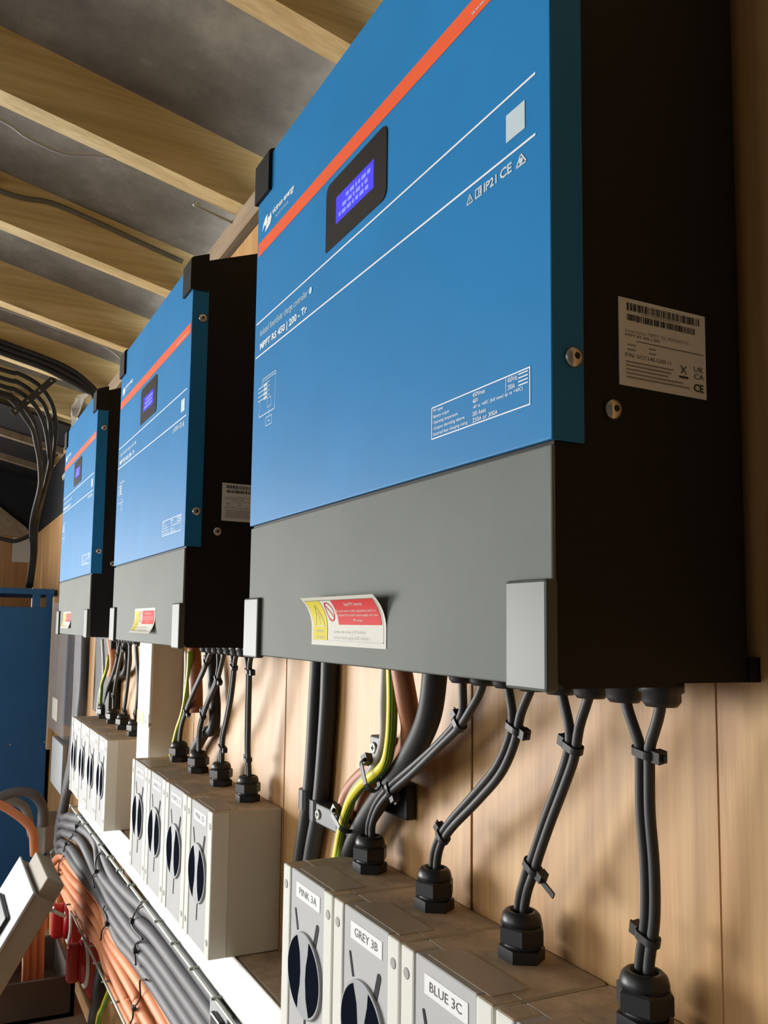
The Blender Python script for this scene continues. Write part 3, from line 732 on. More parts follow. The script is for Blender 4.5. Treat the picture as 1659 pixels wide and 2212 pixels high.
# ------------------------------------------------------------------ solar wire pairs between controllers and isolators
PAIRS = [
    [[(0.2090, -0.0450, 0.0030), (0.2090, -0.0450, -0.0060), (0.2047, -0.0428, -0.0269), (0.1926, -0.0405, -0.0446), (0.1525, -0.0383, -0.0696), (0.1122, -0.0360, -0.0920), (0.0724, -0.0337, -0.1152), (0.0458, -0.0315, -0.1369), (0.0296, -0.0292, -0.1569), (0.0248, -0.0270, -0.1680), (0.0248, -0.0270, -0.1900)],
     [(0.2370, -0.0450, 0.0030), (0.2370, -0.0450, -0.0060), (0.2249, -0.0428, -0.0252), (0.2033, -0.0405, -0.0453), (0.1706, -0.0383, -0.0680), (0.1278, -0.0360, -0.0956), (0.0848, -0.0337, -0.1196), (0.0557, -0.0315, -0.1378), (0.0392, -0.0292, -0.1560), (0.0318, -0.0270, -0.1680), (0.0318, -0.0270, -0.1900)]],
    [[(0.2650, -0.0450, 0.0030), (0.2650, -0.0450, -0.0060), (0.2656, -0.0424, -0.0316), (0.2590, -0.0399, -0.0475), (0.2399, -0.0373, -0.0715), (0.2077, -0.0347, -0.0981), (0.1694, -0.0321, -0.1291), (0.1491, -0.0296, -0.1498), (0.1393, -0.0270, -0.1680), (0.1393, -0.0270, -0.1900)],
     [(0.2930, -0.0450, 0.0030), (0.2930, -0.0450, -0.0060), (0.2780, -0.0424, -0.0297), (0.2674, -0.0399, -0.0526), (0.2481, -0.0373, -0.0768), (0.2159, -0.0347, -0.1022), (0.1773, -0.0321, -0.1299), (0.1560, -0.0296, -0.1493), (0.1463, -0.0270, -0.1680), (0.1463, -0.0270, -0.1900)]],
    [[(0.3210, -0.0450, 0.0030), (0.3210, -0.0450, -0.0060), (0.3253, -0.0424, -0.0338), (0.3203, -0.0399, -0.0514), (0.3074, -0.0373, -0.0729), (0.2899, -0.0347, -0.1013), (0.2735, -0.0321, -0.1300), (0.2636, -0.0296, -0.1444), (0.2537, -0.0270, -0.1680), (0.2537, -0.0270, -0.1900)],
     [(0.3490, -0.0450, 0.0030), (0.3490, -0.0450, -0.0060), (0.3366, -0.0424, -0.0310), (0.3293, -0.0399, -0.0510), (0.3173, -0.0373, -0.0716), (0.3000, -0.0347, -0.0995), (0.2841, -0.0321, -0.1275), (0.2698, -0.0296, -0.1525), (0.2607, -0.0270, -0.1680), (0.2607, -0.0270, -0.1900)]],
    [[(0.3770, -0.0450, 0.0030), (0.3770, -0.0450, -0.0060), (0.3803, -0.0420, -0.0304), (0.3827, -0.0390, -0.0481), (0.3792, -0.0360, -0.0761), (0.3786, -0.0330, -0.1075), (0.3752, -0.0300, -0.1380), (0.3682, -0.0270, -0.1680), (0.3682, -0.0270, -0.1900)],
     [(0.4050, -0.0450, 0.0030), (0.4050, -0.0450, -0.0060), (0.3981, -0.0420, -0.0296), (0.3898, -0.0390, -0.0479), (0.3873, -0.0360, -0.0752), (0.3872, -0.0330, -0.1062), (0.3842, -0.0300, -0.1367), (0.3752, -0.0270, -0.1680), (0.3752, -0.0270, -0.1900)]],
    [[(-0.4604, -0.0450, 0.0030), (-0.4604, -0.0450, -0.0060), (-0.4929, -0.0414, -0.0382), (-0.5657, -0.0378, -0.0798), (-0.6076, -0.0342, -0.1099), (-0.6430, -0.0306, -0.1435), (-0.6622, -0.0270, -0.1680), (-0.6622, -0.0270, -0.1900)],
     [(-0.4324, -0.0450, 0.0030), (-0.4324, -0.0450, -0.0060), (-0.4690, -0.0414, -0.0346), (-0.5245, -0.0378, -0.0739), (-0.5744, -0.0342, -0.1025), (-0.6263, -0.0306, -0.1343), (-0.6552, -0.0270, -0.1680), (-0.6552, -0.0270, -0.1900)]],
    [[(-0.4044, -0.0450, 0.0030), (-0.4044, -0.0450, -0.0060), (-0.4132, -0.0420, -0.0327), (-0.4368, -0.0390, -0.0577), (-0.4823, -0.0360, -0.0882), (-0.5202, -0.0330, -0.1153), (-0.5429, -0.0300, -0.1407), (-0.5477, -0.0270, -0.1680), (-0.5477, -0.0270, -0.1900)],
     [(-0.3764, -0.0450, 0.0030), (-0.3764, -0.0450, -0.0060), (-0.4004, -0.0420, -0.0354), (-0.4261, -0.0390, -0.0574), (-0.4730, -0.0360, -0.0877), (-0.5072, -0.0330, -0.1172), (-0.5273, -0.0300, -0.1394), (-0.5407, -0.0270, -0.1680), (-0.5407, -0.0270, -0.1900)]],
    [[(-0.3484, -0.0450, 0.0030), (-0.3484, -0.0450, -0.0060), (-0.3521, -0.0414, -0.0369), (-0.3736, -0.0378, -0.0739), (-0.3991, -0.0342, -0.1106), (-0.4203, -0.0306, -0.1327), (-0.4332, -0.0270, -0.1680), (-0.4332, -0.0270, -0.1900)],
     [(-0.3204, -0.0450, 0.0030), (-0.3204, -0.0450, -0.0060), (-0.3408, -0.0414, -0.0369), (-0.3595, -0.0378, -0.0732), (-0.3892, -0.0342, -0.1099), (-0.4146, -0.0306, -0.1340), (-0.4262, -0.0270, -0.1680), (-0.4262, -0.0270, -0.1900)]],
    [[(-0.2924, -0.0450, 0.0030), (-0.2924, -0.0450, -0.0060), (-0.2895, -0.0414, -0.0392), (-0.2988, -0.0378, -0.0737), (-0.3076, -0.0342, -0.1004), (-0.3158, -0.0306, -0.1319), (-0.3187, -0.0270, -0.1680), (-0.3187, -0.0270, -0.1900)],
     [(-0.2644, -0.0450, 0.0030), (-0.2644, -0.0450, -0.0060), (-0.2790, -0.0414, -0.0392), (-0.2890, -0.0378, -0.0732), (-0.2983, -0.0342, -0.0998), (-0.3075, -0.0306, -0.1353), (-0.3117, -0.0270, -0.1680), (-0.3117, -0.0270, -0.1900)]],
    [[(-1.1257, -0.0450, 0.0030), (-1.1257, -0.0450, -0.0060), (-1.1595, -0.0405, -0.0509), (-1.2304, -0.0360, -0.0941), (-1.2999, -0.0315, -0.1265), (-1.3493, -0.0270, -0.1680), (-1.3493, -0.0270, -0.1900)],
     [(-1.0977, -0.0450, 0.0030), (-1.0977, -0.0450, -0.0060), (-1.1349, -0.0405, -0.0501), (-1.2041, -0.0360, -0.0927), (-1.2788, -0.0315, -0.1254), (-1.3423, -0.0270, -0.1680), (-1.3423, -0.0270, -0.1900)]],
    [[(-1.0697, -0.0450, 0.0030), (-1.0697, -0.0450, -0.0060), (-1.1193, -0.0405, -0.0461), (-1.1735, -0.0360, -0.0948), (-1.2156, -0.0315, -0.1364), (-1.2348, -0.0270, -0.1680), (-1.2348, -0.0270, -0.1900)],
     [(-1.0417, -0.0450, 0.0030), (-1.0417, -0.0450, -0.0060), (-1.0948, -0.0405, -0.0454), (-1.1574, -0.0360, -0.0901), (-1.2029, -0.0315, -0.1278), (-1.2278, -0.0270, -0.1680), (-1.2278, -0.0270, -0.1900)]],
    [[(-1.0137, -0.0450, 0.0030), (-1.0137, -0.0450, -0.0060), (-1.0293, -0.0405, -0.0464), (-1.0570, -0.0360, -0.0929), (-1.0898, -0.0315, -0.1367), (-1.1203, -0.0270, -0.1680), (-1.1203, -0.0270, -0.1900)],
     [(-0.9857, -0.0450, 0.0030), (-0.9857, -0.0450, -0.0060), (-1.0045, -0.0405, -0.0456), (-1.0363, -0.0360, -0.0917), (-1.0748, -0.0315, -0.1357), (-1.1133, -0.0270, -0.1680), (-1.1133, -0.0270, -0.1900)]],
    [[(-0.9577, -0.0450, 0.0030), (-0.9577, -0.0450, -0.0060), (-0.9587, -0.0405, -0.0438), (-0.9570, -0.0360, -0.0861), (-0.9762, -0.0315, -0.1256), (-1.0058, -0.0270, -0.1680), (-1.0058, -0.0270, -0.1900)],
     [(-0.9297, -0.0450, 0.0030), (-0.9297, -0.0450, -0.0060), (-0.9388, -0.0405, -0.0433), (-0.9385, -0.0360, -0.0851), (-0.9642, -0.0315, -0.1250), (-0.9988, -0.0270, -0.1680), (-0.9988, -0.0270, -0.1900)]],
]
GREY_RUN = [
    [(-1.5350, -0.0500, 0.3000), (-1.5350, -0.0500, 0.0000), (-1.5350, -0.0520, -0.2000), (-1.7614, -0.0520, -0.5005), (-1.6178, -0.0520, -0.4922), (-1.4233, -0.0520, -0.4606), (-1.2657, -0.0520, -0.4506), (-1.1733, -0.0520, -0.4568), (-1.1082, -0.0520, -0.4780), (-1.0166, -0.0520, -0.4897), (-0.8890, -0.0520, -0.4838), (-0.7625, -0.0520, -0.4723), (-0.6068, -0.0520, -0.4591), (0.0000, -0.0520, -0.4620), (0.5000, -0.0520, -0.4620), (1.0000, -0.0520, -0.4620)],
    [(-1.5570, -0.0500, 0.3000), (-1.5570, -0.0500, 0.0000), (-1.5570, -0.0520, -0.3000), (-1.8032, -0.0520, -0.5321), (-1.6827, -0.0520, -0.5264), (-1.4791, -0.0520, -0.4902), (-1.3160, -0.0520, -0.4712), (-1.2199, -0.0520, -0.4745), (-1.1875, -0.0520, -0.5025), (-1.1342, -0.0520, -0.5193), (-1.0113, -0.0520, -0.5147), (-0.8842, -0.0520, -0.5089), (-0.7577, -0.0520, -0.5007), (-0.6023, -0.0520, -0.4909), (0.0000, -0.0520, -0.4855), (0.5000, -0.0520, -0.4855), (1.0000, -0.0520, -0.4855)],
    [(-1.5790, -0.0500, 0.3000), (-1.5790, -0.0500, 0.0000), (-1.5790, -0.0520, -0.3000), (-1.8340, -0.0520, -0.5678), (-1.7127, -0.0520, -0.5553), (-1.5360, -0.0520, -0.5262), (-1.4083, -0.0520, -0.5144), (-1.3027, -0.0520, -0.5224), (-1.2054, -0.0520, -0.5340), (-1.1064, -0.0520, -0.5374), (-1.0269, -0.0520, -0.5416), (-0.9065, -0.0520, -0.5385), (-0.7925, -0.0520, -0.5332), (-0.5984, -0.0520, -0.5179), (0.0000, -0.0520, -0.5090), (0.5000, -0.0520, -0.5090), (1.0000, -0.0520, -0.5090)],
    [(-1.6010, -0.0500, 0.3000), (-1.6010, -0.0500, 0.0000), (-1.6010, -0.0520, -0.3000), (-1.8346, -0.0520, -0.5972), (-1.7416, -0.0520, -0.5900), (-1.5939, -0.0520, -0.5687), (-1.4572, -0.0520, -0.5661), (-1.3200, -0.0520, -0.5646), (-1.1982, -0.0520, -0.5633), (-1.0883, -0.0520, -0.5660), (-1.0000, -0.0520, -0.5678), (-0.9016, -0.0520, -0.5636), (-0.7887, -0.0520, -0.5551), (-0.5952, -0.0520, -0.5403), (0.0000, -0.0520, -0.5325), (0.5000, -0.0520, -0.5325), (1.0000, -0.0520, -0.5325)],
    [(-1.6230, -0.0500, 0.3000), (-1.6230, -0.0500, 0.0000), (-1.6230, -0.0520, -0.3000), (-1.8198, -0.0520, -0.6084), (-1.6791, -0.0520, -0.5974), (-1.5331, -0.0520, -0.5931), (-1.3586, -0.0520, -0.5845), (-1.1837, -0.0520, -0.5703), (-1.0758, -0.0520, -0.5707), (-1.0071, -0.0520, -0.5841), (-0.9252, -0.0520, -0.5886), (-0.8099, -0.0520, -0.5767), (-0.5916, -0.0520, -0.5654), (0.0000, -0.0520, -0.5560), (0.5000, -0.0520, -0.5560), (1.0000, -0.0520, -0.5560)],
]
ORANGE_RUN = [
    [(-2.0587, -0.0420, -0.9846), (-2.0387, -0.0520, -0.7846), (-1.9440, -0.0520, -0.7071), (-1.8066, -0.0520, -0.6457), (-1.7106, -0.0520, -0.6218), (-1.5281, -0.0520, -0.6099), (-1.2998, -0.0520, -0.5873), (-1.1450, -0.0520, -0.5765), (-1.0820, -0.0520, -0.5935), (-0.9929, -0.0520, -0.6015), (-0.8519, -0.0520, -0.5842), (-0.7300, -0.0520, -0.5725), (-0.5906, -0.0520, -0.5727), (0.0000, -0.0520, -0.5850), (0.5000, -0.0520, -0.5850), (1.0000, -0.0520, -0.5850)],
    [(-2.0788, -0.0420, -0.9995), (-2.0588, -0.0520, -0.7995), (-1.9357, -0.0520, -0.7291), (-1.8163, -0.0520, -0.6799), (-1.7223, -0.0520, -0.6470), (-1.5718, -0.0520, -0.6397), (-1.3495, -0.0520, -0.6178), (-1.1875, -0.0520, -0.6067), (-1.0892, -0.0520, -0.6125), (-1.0102, -0.0520, -0.6193), (-0.8832, -0.0520, -0.6100), (-0.7641, -0.0520, -0.6024), (-0.6323, -0.0520, -0.5974), (0.0000, -0.0520, -0.6045), (0.5000, -0.0520, -0.6045), (1.0000, -0.0520, -0.6045)],
    [(-1.8989, -0.0420, -0.9551), (-1.8789, -0.0520, -0.7551), (-1.8425, -0.0520, -0.7303), (-1.7333, -0.0520, -0.6750), (-1.5651, -0.0520, -0.6614), (-1.3712, -0.0520, -0.6481), (-1.2069, -0.0520, -0.6326), (-1.0839, -0.0520, -0.6358), (-0.9955, -0.0520, -0.6382), (-0.8871, -0.0520, -0.6376), (-0.7907, -0.0520, -0.6371), (-0.6960, -0.0520, -0.6418), (0.0000, -0.0520, -0.6240), (0.5000, -0.0520, -0.6240), (1.0000, -0.0520, -0.6240)],
    [(-1.8520, -0.0420, -0.9592), (-1.8320, -0.0520, -0.7592), (-1.8095, -0.0520, -0.7298), (-1.7460, -0.0520, -0.6980), (-1.5923, -0.0520, -0.6902), (-1.4240, -0.0520, -0.6810), (-1.2524, -0.0520, -0.6627), (-1.1266, -0.0520, -0.6543), (-1.0439, -0.0520, -0.6632), (-0.9577, -0.0520, -0.6715), (-0.8708, -0.0520, -0.6740), (-0.7681, -0.0520, -0.6719), (0.0000, -0.0520, -0.6435), (0.5000, -0.0520, -0.6435), (1.0000, -0.0520, -0.6435)],
    [(-1.7700, -0.0420, -0.9468), (-1.7500, -0.0520, -0.7468), (-1.7589, -0.0520, -0.7213), (-1.7127, -0.0520, -0.7055), (-1.5517, -0.0520, -0.7044), (-1.3888, -0.0520, -0.6944), (-1.2228, -0.0520, -0.6733), (-1.1238, -0.0520, -0.6661), (-1.0624, -0.0520, -0.6801), (-0.9938, -0.0520, -0.6949), (-0.9229, -0.0520, -0.6964), (-0.8306, -0.0520, -0.6979), (0.0000, -0.0520, -0.6630), (0.5000, -0.0520, -0.6630), (1.0000, -0.0520, -0.6630)],
]
TRAY_TIES = [
    [(-1.3533, -0.0665, -0.4398), (-1.4375, -0.0665, -0.4775), (-1.4410, -0.0665, -0.4933)],
    [(-1.4789, -0.0665, -0.5068), (-1.5891, -0.0665, -0.5556), (-1.6179, -0.0665, -0.5839)],
    [(-1.6146, -0.0665, -0.5938), (-1.6912, -0.0665, -0.6320), (-1.6909, -0.0665, -0.6622), (-1.6552, -0.0665, -0.6770), (-1.6419, -0.0665, -0.6867)],
    [(-1.0614, -0.0665, -0.4418), (-1.1378, -0.0665, -0.4733), (-1.1580, -0.0665, -0.4936), (-1.1534, -0.0665, -0.5121), (-1.1871, -0.0665, -0.5320), (-1.1712, -0.0665, -0.5431), (-1.1571, -0.0665, -0.5479)],
    [(-1.0416, -0.0665, -0.5524), (-1.0505, -0.0665, -0.5633), (-1.0159, -0.0665, -0.5669), (-1.0133, -0.0665, -0.5782), (-1.0576, -0.0665, -0.6066), (-1.0643, -0.0665, -0.6274)],
    [(-0.7045, -0.0665, -0.4430), (-0.7477, -0.0665, -0.4661), (-0.7910, -0.0665, -0.5023), (-0.7726, -0.0665, -0.5106), (-0.7016, -0.0665, -0.5046)],
    [(-0.7016, -0.0665, -0.5046), (-0.7528, -0.0665, -0.5286), (-0.7584, -0.0665, -0.5426), (-0.7519, -0.0665, -0.5559), (-0.7466, -0.0665, -0.5627)],
    [(-0.6701, -0.0665, -0.5582), (-0.7125, -0.0665, -0.5757), (-0.7079, -0.0665, -0.6023), (-0.7496, -0.0665, -0.6357), (-0.7547, -0.0665, -0.6531), (-0.7686, -0.0665, -0.6675)],
]
NEAR_WIRES = {
    'black_a': [(-0.1345, -0.0105, -0.0094), (-0.1377, -0.0105, -0.0496), (-0.1481, -0.0105, -0.1571), (-0.1730, -0.0105, -0.2471)],
    'black_b': [(-0.1044, -0.0105, -0.0081), (-0.1077, -0.0105, -0.0731), (-0.1217, -0.0105, -0.1730), (-0.1440, -0.0105, -0.2398)],
    'grey': [(0.0956, -0.0500, -0.0057), (0.0849, -0.0450, -0.0396), (0.0751, -0.0400, -0.0741), (0.0462, -0.0350, -0.1040), (-0.0040, -0.0300, -0.1358), (-0.0367, -0.0260, -0.1762), (-0.0596, -0.0220, -0.2220)],
    'earth': [(0.1064, -0.0500, -0.0051), (0.1045, -0.0480, -0.0378), (0.0967, -0.0450, -0.0712), (0.0811, -0.0430, -0.0960), (0.0270, -0.0380, -0.1244), (-0.0137, -0.0320, -0.1571), (-0.0450, -0.0280, -0.2166)],
    'brown': [(0.1141, -0.0450, -0.0047), (0.1174, -0.0400, -0.0368), (0.1075, -0.0300, -0.0623), (0.0757, -0.0220, -0.0895), (0.0065, -0.0160, -0.1135), (-0.0444, -0.0130, -0.1457), (-0.0616, -0.0120, -0.1804)],
    'thick': [(0.1696, -0.0450, -0.0038), (0.1537, -0.0400, -0.0412), (0.1236, -0.0340, -0.0721), (0.0837, -0.0280, -0.1025), (0.0407, -0.0240, -0.1336), (-0.0039, -0.0200, -0.1718), (-0.0450, -0.0180, -0.2172)],
}
MID_WIRES = {
    'grey': [(-0.6236, -0.0300, -0.0162), (-0.6197, -0.0300, -0.0477), (-0.6210, -0.0300, -0.0840), (-0.6288, -0.0300, -0.1145), (-0.6551, -0.0300, -0.1410), (-0.6761, -0.0300, -0.1675)],
    'earth': [(-0.6008, -0.0300, -0.0155), (-0.6023, -0.0300, -0.0499), (-0.6145, -0.0300, -0.0897), (-0.6336, -0.0300, -0.1229), (-0.6601, -0.0300, -0.1495), (-0.6970, -0.0300, -0.1995)],
    'orange': [(-0.6134, -0.0200, -0.0111), (-0.6041, -0.0200, -0.0422), (-0.5941, -0.0200, -0.0805), (-0.5901, -0.0200, -0.1156)],
    'thick': [(-0.5368, -0.0300, -0.0088), (-0.5207, -0.0300, -0.0379), (-0.5093, -0.0300, -0.0739), (-0.5013, -0.0300, -0.1022), (-0.5080, -0.0300, -0.1318), (-0.5527, -0.0300, -0.1445), (-0.6035, -0.0300, -0.1783)],
}
FAR_WIRES = {
    'grey': [(-1.3912, -0.0300, -0.0137), (-1.3697, -0.0300, -0.0546), (-1.3573, -0.0300, -0.1079), (-1.3955, -0.0300, -0.1473), (-1.4135, -0.0300, -0.1990)],
    'earth': [(-1.2967, -0.0300, -0.0496), (-1.3168, -0.0300, -0.0842), (-1.3664, -0.0300, -0.1192), (-1.3720, -0.0300, -0.1455), (-1.3776, -0.0300, -0.1718)],
    'orange': [(-1.3298, -0.0200, -0.0123), (-1.2886, -0.0200, -0.0513), (-1.2828, -0.0200, -0.0782), (-1.3109, -0.0200, -0.0987)],
    'thick': [(-1.1652, -0.0300, -0.0088), (-1.1461, -0.0300, -0.0555), (-1.1699, -0.0300, -0.0822), (-1.2385, -0.0300, -0.0943), (-1.2997, -0.0300, -0.1105), (-1.3161, -0.0300, -0.1368)],
}
ARCS = [
    [(-1.9300, -0.6254, 0.8707), (-1.9300, -0.2754, 0.7957), (-1.9339, -0.2204, 0.7902), (-1.9456, -0.1625, 0.7677), (-1.9652, -0.1225, 0.7296), (-1.9925, -0.1019, 0.6897), (-2.0277, -0.0915, 0.6471), (-2.0706, -0.0879, 0.6039), (-2.1214, -0.0870, 0.5499), (-2.1800, -0.0954, 0.4942), (-2.3500, -0.1018, 0.3770), (-2.4800, -0.0891, 0.2710), (-2.5600, -0.0901, 0.1576)],
    [(-1.9180, -0.6247, 0.8410), (-1.9180, -0.2747, 0.7660), (-1.9219, -0.2291, 0.7619), (-1.9336, -0.1830, 0.7417), (-1.9532, -0.1441, 0.7137), (-1.9805, -0.1243, 0.6842), (-2.0157, -0.1132, 0.6626), (-2.0586, -0.1031, 0.6000), (-2.1094, -0.0963, 0.5469), (-2.1680, -0.1003, 0.4813), (-2.3500, -0.1065, 0.3767), (-2.4800, -0.0924, 0.2709), (-2.5600, -0.0934, 0.1575)],
    [(-1.9060, -0.6242, 0.8136), (-1.9060, -0.2742, 0.7386), (-1.9099, -0.2378, 0.7340), (-1.9216, -0.1959, 0.7171), (-1.9412, -0.1651, 0.6961), (-1.9685, -0.1399, 0.6633), (-2.0037, -0.1227, 0.6282), (-2.0466, -0.1073, 0.5765), (-2.0974, -0.0977, 0.5447), (-2.1560, -0.1051, 0.4685), (-2.3500, -0.1112, 0.3764), (-2.4800, -0.0956, 0.2707), (-2.5600, -0.0967, 0.1573)],
    [(-1.8940, -0.6238, 0.7902), (-1.8940, -0.2738, 0.7152), (-1.8979, -0.2466, 0.7102), (-1.9096, -0.2122, 0.6923), (-1.9292, -0.1875, 0.6725), (-1.9565, -0.1629, 0.6438), (-1.9917, -0.1460, 0.6068), (-2.0346, -0.1337, 0.5715), (-2.0854, -0.1187, 0.5406), (-2.1440, -0.1184, 0.4656), (-2.3500, -0.1158, 0.3760), (-2.4800, -0.0988, 0.2705), (-2.5600, -0.1000, 0.1572)],
    [(-1.8820, -0.6240, 0.7775), (-1.8820, -0.2740, 0.7025), (-1.8859, -0.2505, 0.6990), (-1.8976, -0.2216, 0.6765), (-1.9172, -0.1967, 0.6509), (-1.9445, -0.1705, 0.6224), (-1.9797, -0.1559, 0.5892), (-2.0226, -0.1397, 0.5482), (-2.0734, -0.1277, 0.4962), (-2.1320, -0.1235, 0.4610), (-2.3500, -0.1205, 0.3757), (-2.4800, -0.1021, 0.2704), (-2.5600, -0.1033, 0.1571)],
]

def tie_ring(mb, p, t, a, half, r, width=0.0048, thick=0.0013):
    """strap looped round a pair of wires: stadium in the plane across t, long axis a"""
    b = t.cross(a)
    N = 20; pts = []
    for i in range(N):
        w = 2 * math.pi * i / N
        c = a * (half if math.cos(w) > 0 else -half)
        pts.append((c, a * math.cos(w) + b * math.sin(w)))
    v, f = [], []
    for c, n in pts:
        for rr, s in ((r, -1), (r + thick, -1), (r + thick, 1), (r, 1)):
            v.append(p + c + n * rr + t * (s * width / 2))
    for i in range(N):
        j = (i + 1) % N
        for k in range(4):
            l = (k + 1) % 4
            f.append((4 * i + k, 4 * i + l, 4 * j + l, 4 * j + k))
    mb.add(v, f)

def oriented_box(mb, c, ax, ay, az, sx, sy, sz):
    v = [c + ax * (x * sx / 2) + ay * (y * sy / 2) + az * (z * sz / 2) for x in (-1, 1) for y in (-1, 1) for z in (-1, 1)]
    mb.add(v, [(0, 1, 3, 2), (4, 6, 7, 5), (0, 4, 5, 1), (2, 3, 7, 6), (0, 2, 6, 4), (1, 5, 7, 3)])

WR = 0.0033
TIES = [(0.30, 0.62), (0.29, 0.74), (0.31, 0.72), (0.34, 0.80), (0.26, 0.60), (0.33, 0.62), (0.25, 0.78), (0.25, 0.78), (0.30, 0.85), (0.25, 0.72), (0.2, 0.8), (0.22, 0.8)]
for idx, (wa, wb) in enumerate(PAIRS):
    gi, k = divmod(idx, 4)
    where = ('pair of black wires tied together, entering isolator %s' % names[gi][k]) if gi < 2 and not (gi == 0 and k == 3) else (
        'rightmost pair of black wires, tied together, hanging under the nearest controller' if gi == 0 else
        '%s from the left of the tied black wire pairs above the farthest isolators' % ordn[k])
    t = thing('wire_pair', where, 'wires', tuple(wa[0]), ('wire pairs under the nearest controller', 'wire pairs under the middle controller', 'wire pairs under the farthest controller')[gi])
    ra, rb = resample(wa, 6), resample(wb, 6)
    # the two wires are pulled together along their tied run
    n = min(len(ra), len(rb))
    def at(R, u):
        x = u * (len(R) - 1); i = min(int(x), len(R) - 2); return R[i].lerp(R[i + 1], x - i)
    M = 40; A, B = [], []
    u0, u1 = TIES[idx]
    for i in range(M + 1):
        u = i / M; p, q = at(ra, u), at(rb, u)
        mid = (p + q) / 2; d = q - p
        want = 2 * WR * 1.02
        f = 1.0
        if u >= u0 * 0.5 and d.length > want:
            w = min(1.0, (u - u0 * 0.5) / (u0 * 0.5)); f = 1 + (want / d.length - 1) * w * w * (3 - 2 * w)
        if d.length < want: f = want / max(d.length, 1e-6)
        A.append(mid - d * f / 2); B.append(mid + d * f / 2)
    obj('wire', MB().tube(A, WR, 12, 1), 'wire_black', t)
    obj('wire', MB().tube(B, WR, 12, 1), 'wire_black', t)
    for ti, u in enumerate(TIES[idx]):
        i = int(u * M); mid = (A[i] + B[i]) / 2
        tg = (A[min(i + 1, M)] + B[min(i + 1, M)] - A[i - 1] - B[i - 1]).normalized()
        ax = (B[i] - A[i]); ax = (ax - tg * ax.dot(tg)); half = ax.length / 2; ax.normalize()
        m = MB(); tie_ring(m, mid, tg, ax, half, WR + 0.0003)
        by = tg.cross(ax)
        s = 1 if (idx + ti) % 2 else -1
        hd = mid + ax * s * (half + WR + 0.003) - by * 0.001
        oriented_box(m, hd, ax, by, tg, 0.0055, 0.0068, 0.0070)
        if idx == 2 and ti == 1:
            oriented_box(m, hd + ax * s * 0.008 - tg * -0.003, ax, by, tg, 0.014, 0.0012, 0.0045)
        else:
            oriented_box(m, hd + ax * s * 0.0035, ax, by, tg, 0.0035, 0.0012, 0.0042)
        obj('cable_tie', m, 'black_plastic', t)

# ------------------------------------------------------------------ other wiring under the controllers
def cable(name, pts, r, mat, label, cat='cable', group=None, n=12, sub=6):
    base = pts[0]
    o = obj(name, MB().tube([Vector(p) - Vector(base) for p in pts], r, n, sub), mat)
    o.location = base
    return tag(o, label, cat, group)

def earth_wire(pts, r, label, group=None):
    """yellow insulation with a green stripe running along it"""
    t = thing('earth_wire', label, 'wire', tuple(pts[0]), group)
    obj('yellow_insulation', MB().tube(pts, r, 12, 6), 'wire_yellow', t)
    P = resample(pts, 6)
    fr = frames(P); v, f = [], []
    K = 5
    for p, (tt, a, b) in zip(P, fr):
        ref = Vector((0.85, 0.25, 0)); e = (ref - tt * ref.dot(tt)).normalized(); h = tt.cross(e)
        for i in range(K):
            w = math.radians(-70 + 35 * i)
            v.append(p + (e * math.cos(w) + h * math.sin(w)) * (r * 1.03))
    for k in range(len(P) - 1):
        for i in range(K - 1): f.append((k * K + i, k * K + i + 1, (k + 1) * K + i + 1, (k + 1) * K + i))
    obj('green_stripe', MB().add(v, f, True), 'wire_green', t)
    return t

NW = NEAR_WIRES
for key, lab in (('black_a', 'left one of two thick black cables clipped to the plywood below the nearest controller'),
                 ('black_b', 'right one of two thick black cables clipped to the plywood below the nearest controller')):
    p = NW[key]
    cable('black_cable', [(p[0][0] + 0.004, -0.0105, 0.30), (p[0][0] + 0.002, -0.0105, 0.05)] + p + [(p[-1][0] - 0.03, -0.0105, -0.36)], 0.0098, 'cable_dark', lab, group='thick black cables on the plywood')
cable('grey_wire', [(NW['grey'][0][0], -0.05, 0.003)] + NW['grey'], 0.0042, 'wire_grey', 'thin grey wire beside the yellow and green earth wire under the nearest controller', 'wire')
earth_wire([(NW['earth'][0][0], -0.05, 0.003)] + NW['earth'], 0.0050, 'yellow and green earth wire curving down from the nearest controller')
cable('brown_cable', [(NW['brown'][0][0], -0.045, 0.003)] + NW['brown'], 0.0095, 'cable_brown', 'thick reddish brown cable curving down from the nearest controller')
cable('thick_black_cable', [(NW['thick'][0][0], -0.045, 0.003)] + NW['thick'], 0.0105, 'cable_dark', 'thick black cable bending left behind the wires under the nearest controller')
def wires_far(Wd, which, cx, drop):
    g = 'wiring behind the isolators'
    cable('grey_wire', Wd['grey'] , 0.0040, 'wire_white', 'thin pale wire hanging behind the isolators under the %s controller' % which, 'wire', g)
    earth_wire(Wd['earth'], 0.0050, 'yellow and green earth wire under the %s controller' % which, g)
    cable('orange_cable', Wd['orange'], 0.0115, 'cable_orange' if which == 'farthest' else 'cable_brown', 'thick orange brown cable under the %s controller' % which, group=g)
    cable('thick_black_cable', [(q[0], q[1] + 0.014, q[2]) for q in Wd['thick']], 0.0090, 'cable_dark', 'thick dark cable beside the orange brown one under the %s controller' % which, group=g)
wires_far(MID_WIRES, 'middle', 0, 0)
wires_far(FAR_WIRES, 'farthest', 0, 0)

def screw_head(mb, c, r):
    mb.lathe([(r, 0.001), (r, -0.0008), (r * 0.8, -0.0022)], 'Y', c, 16)

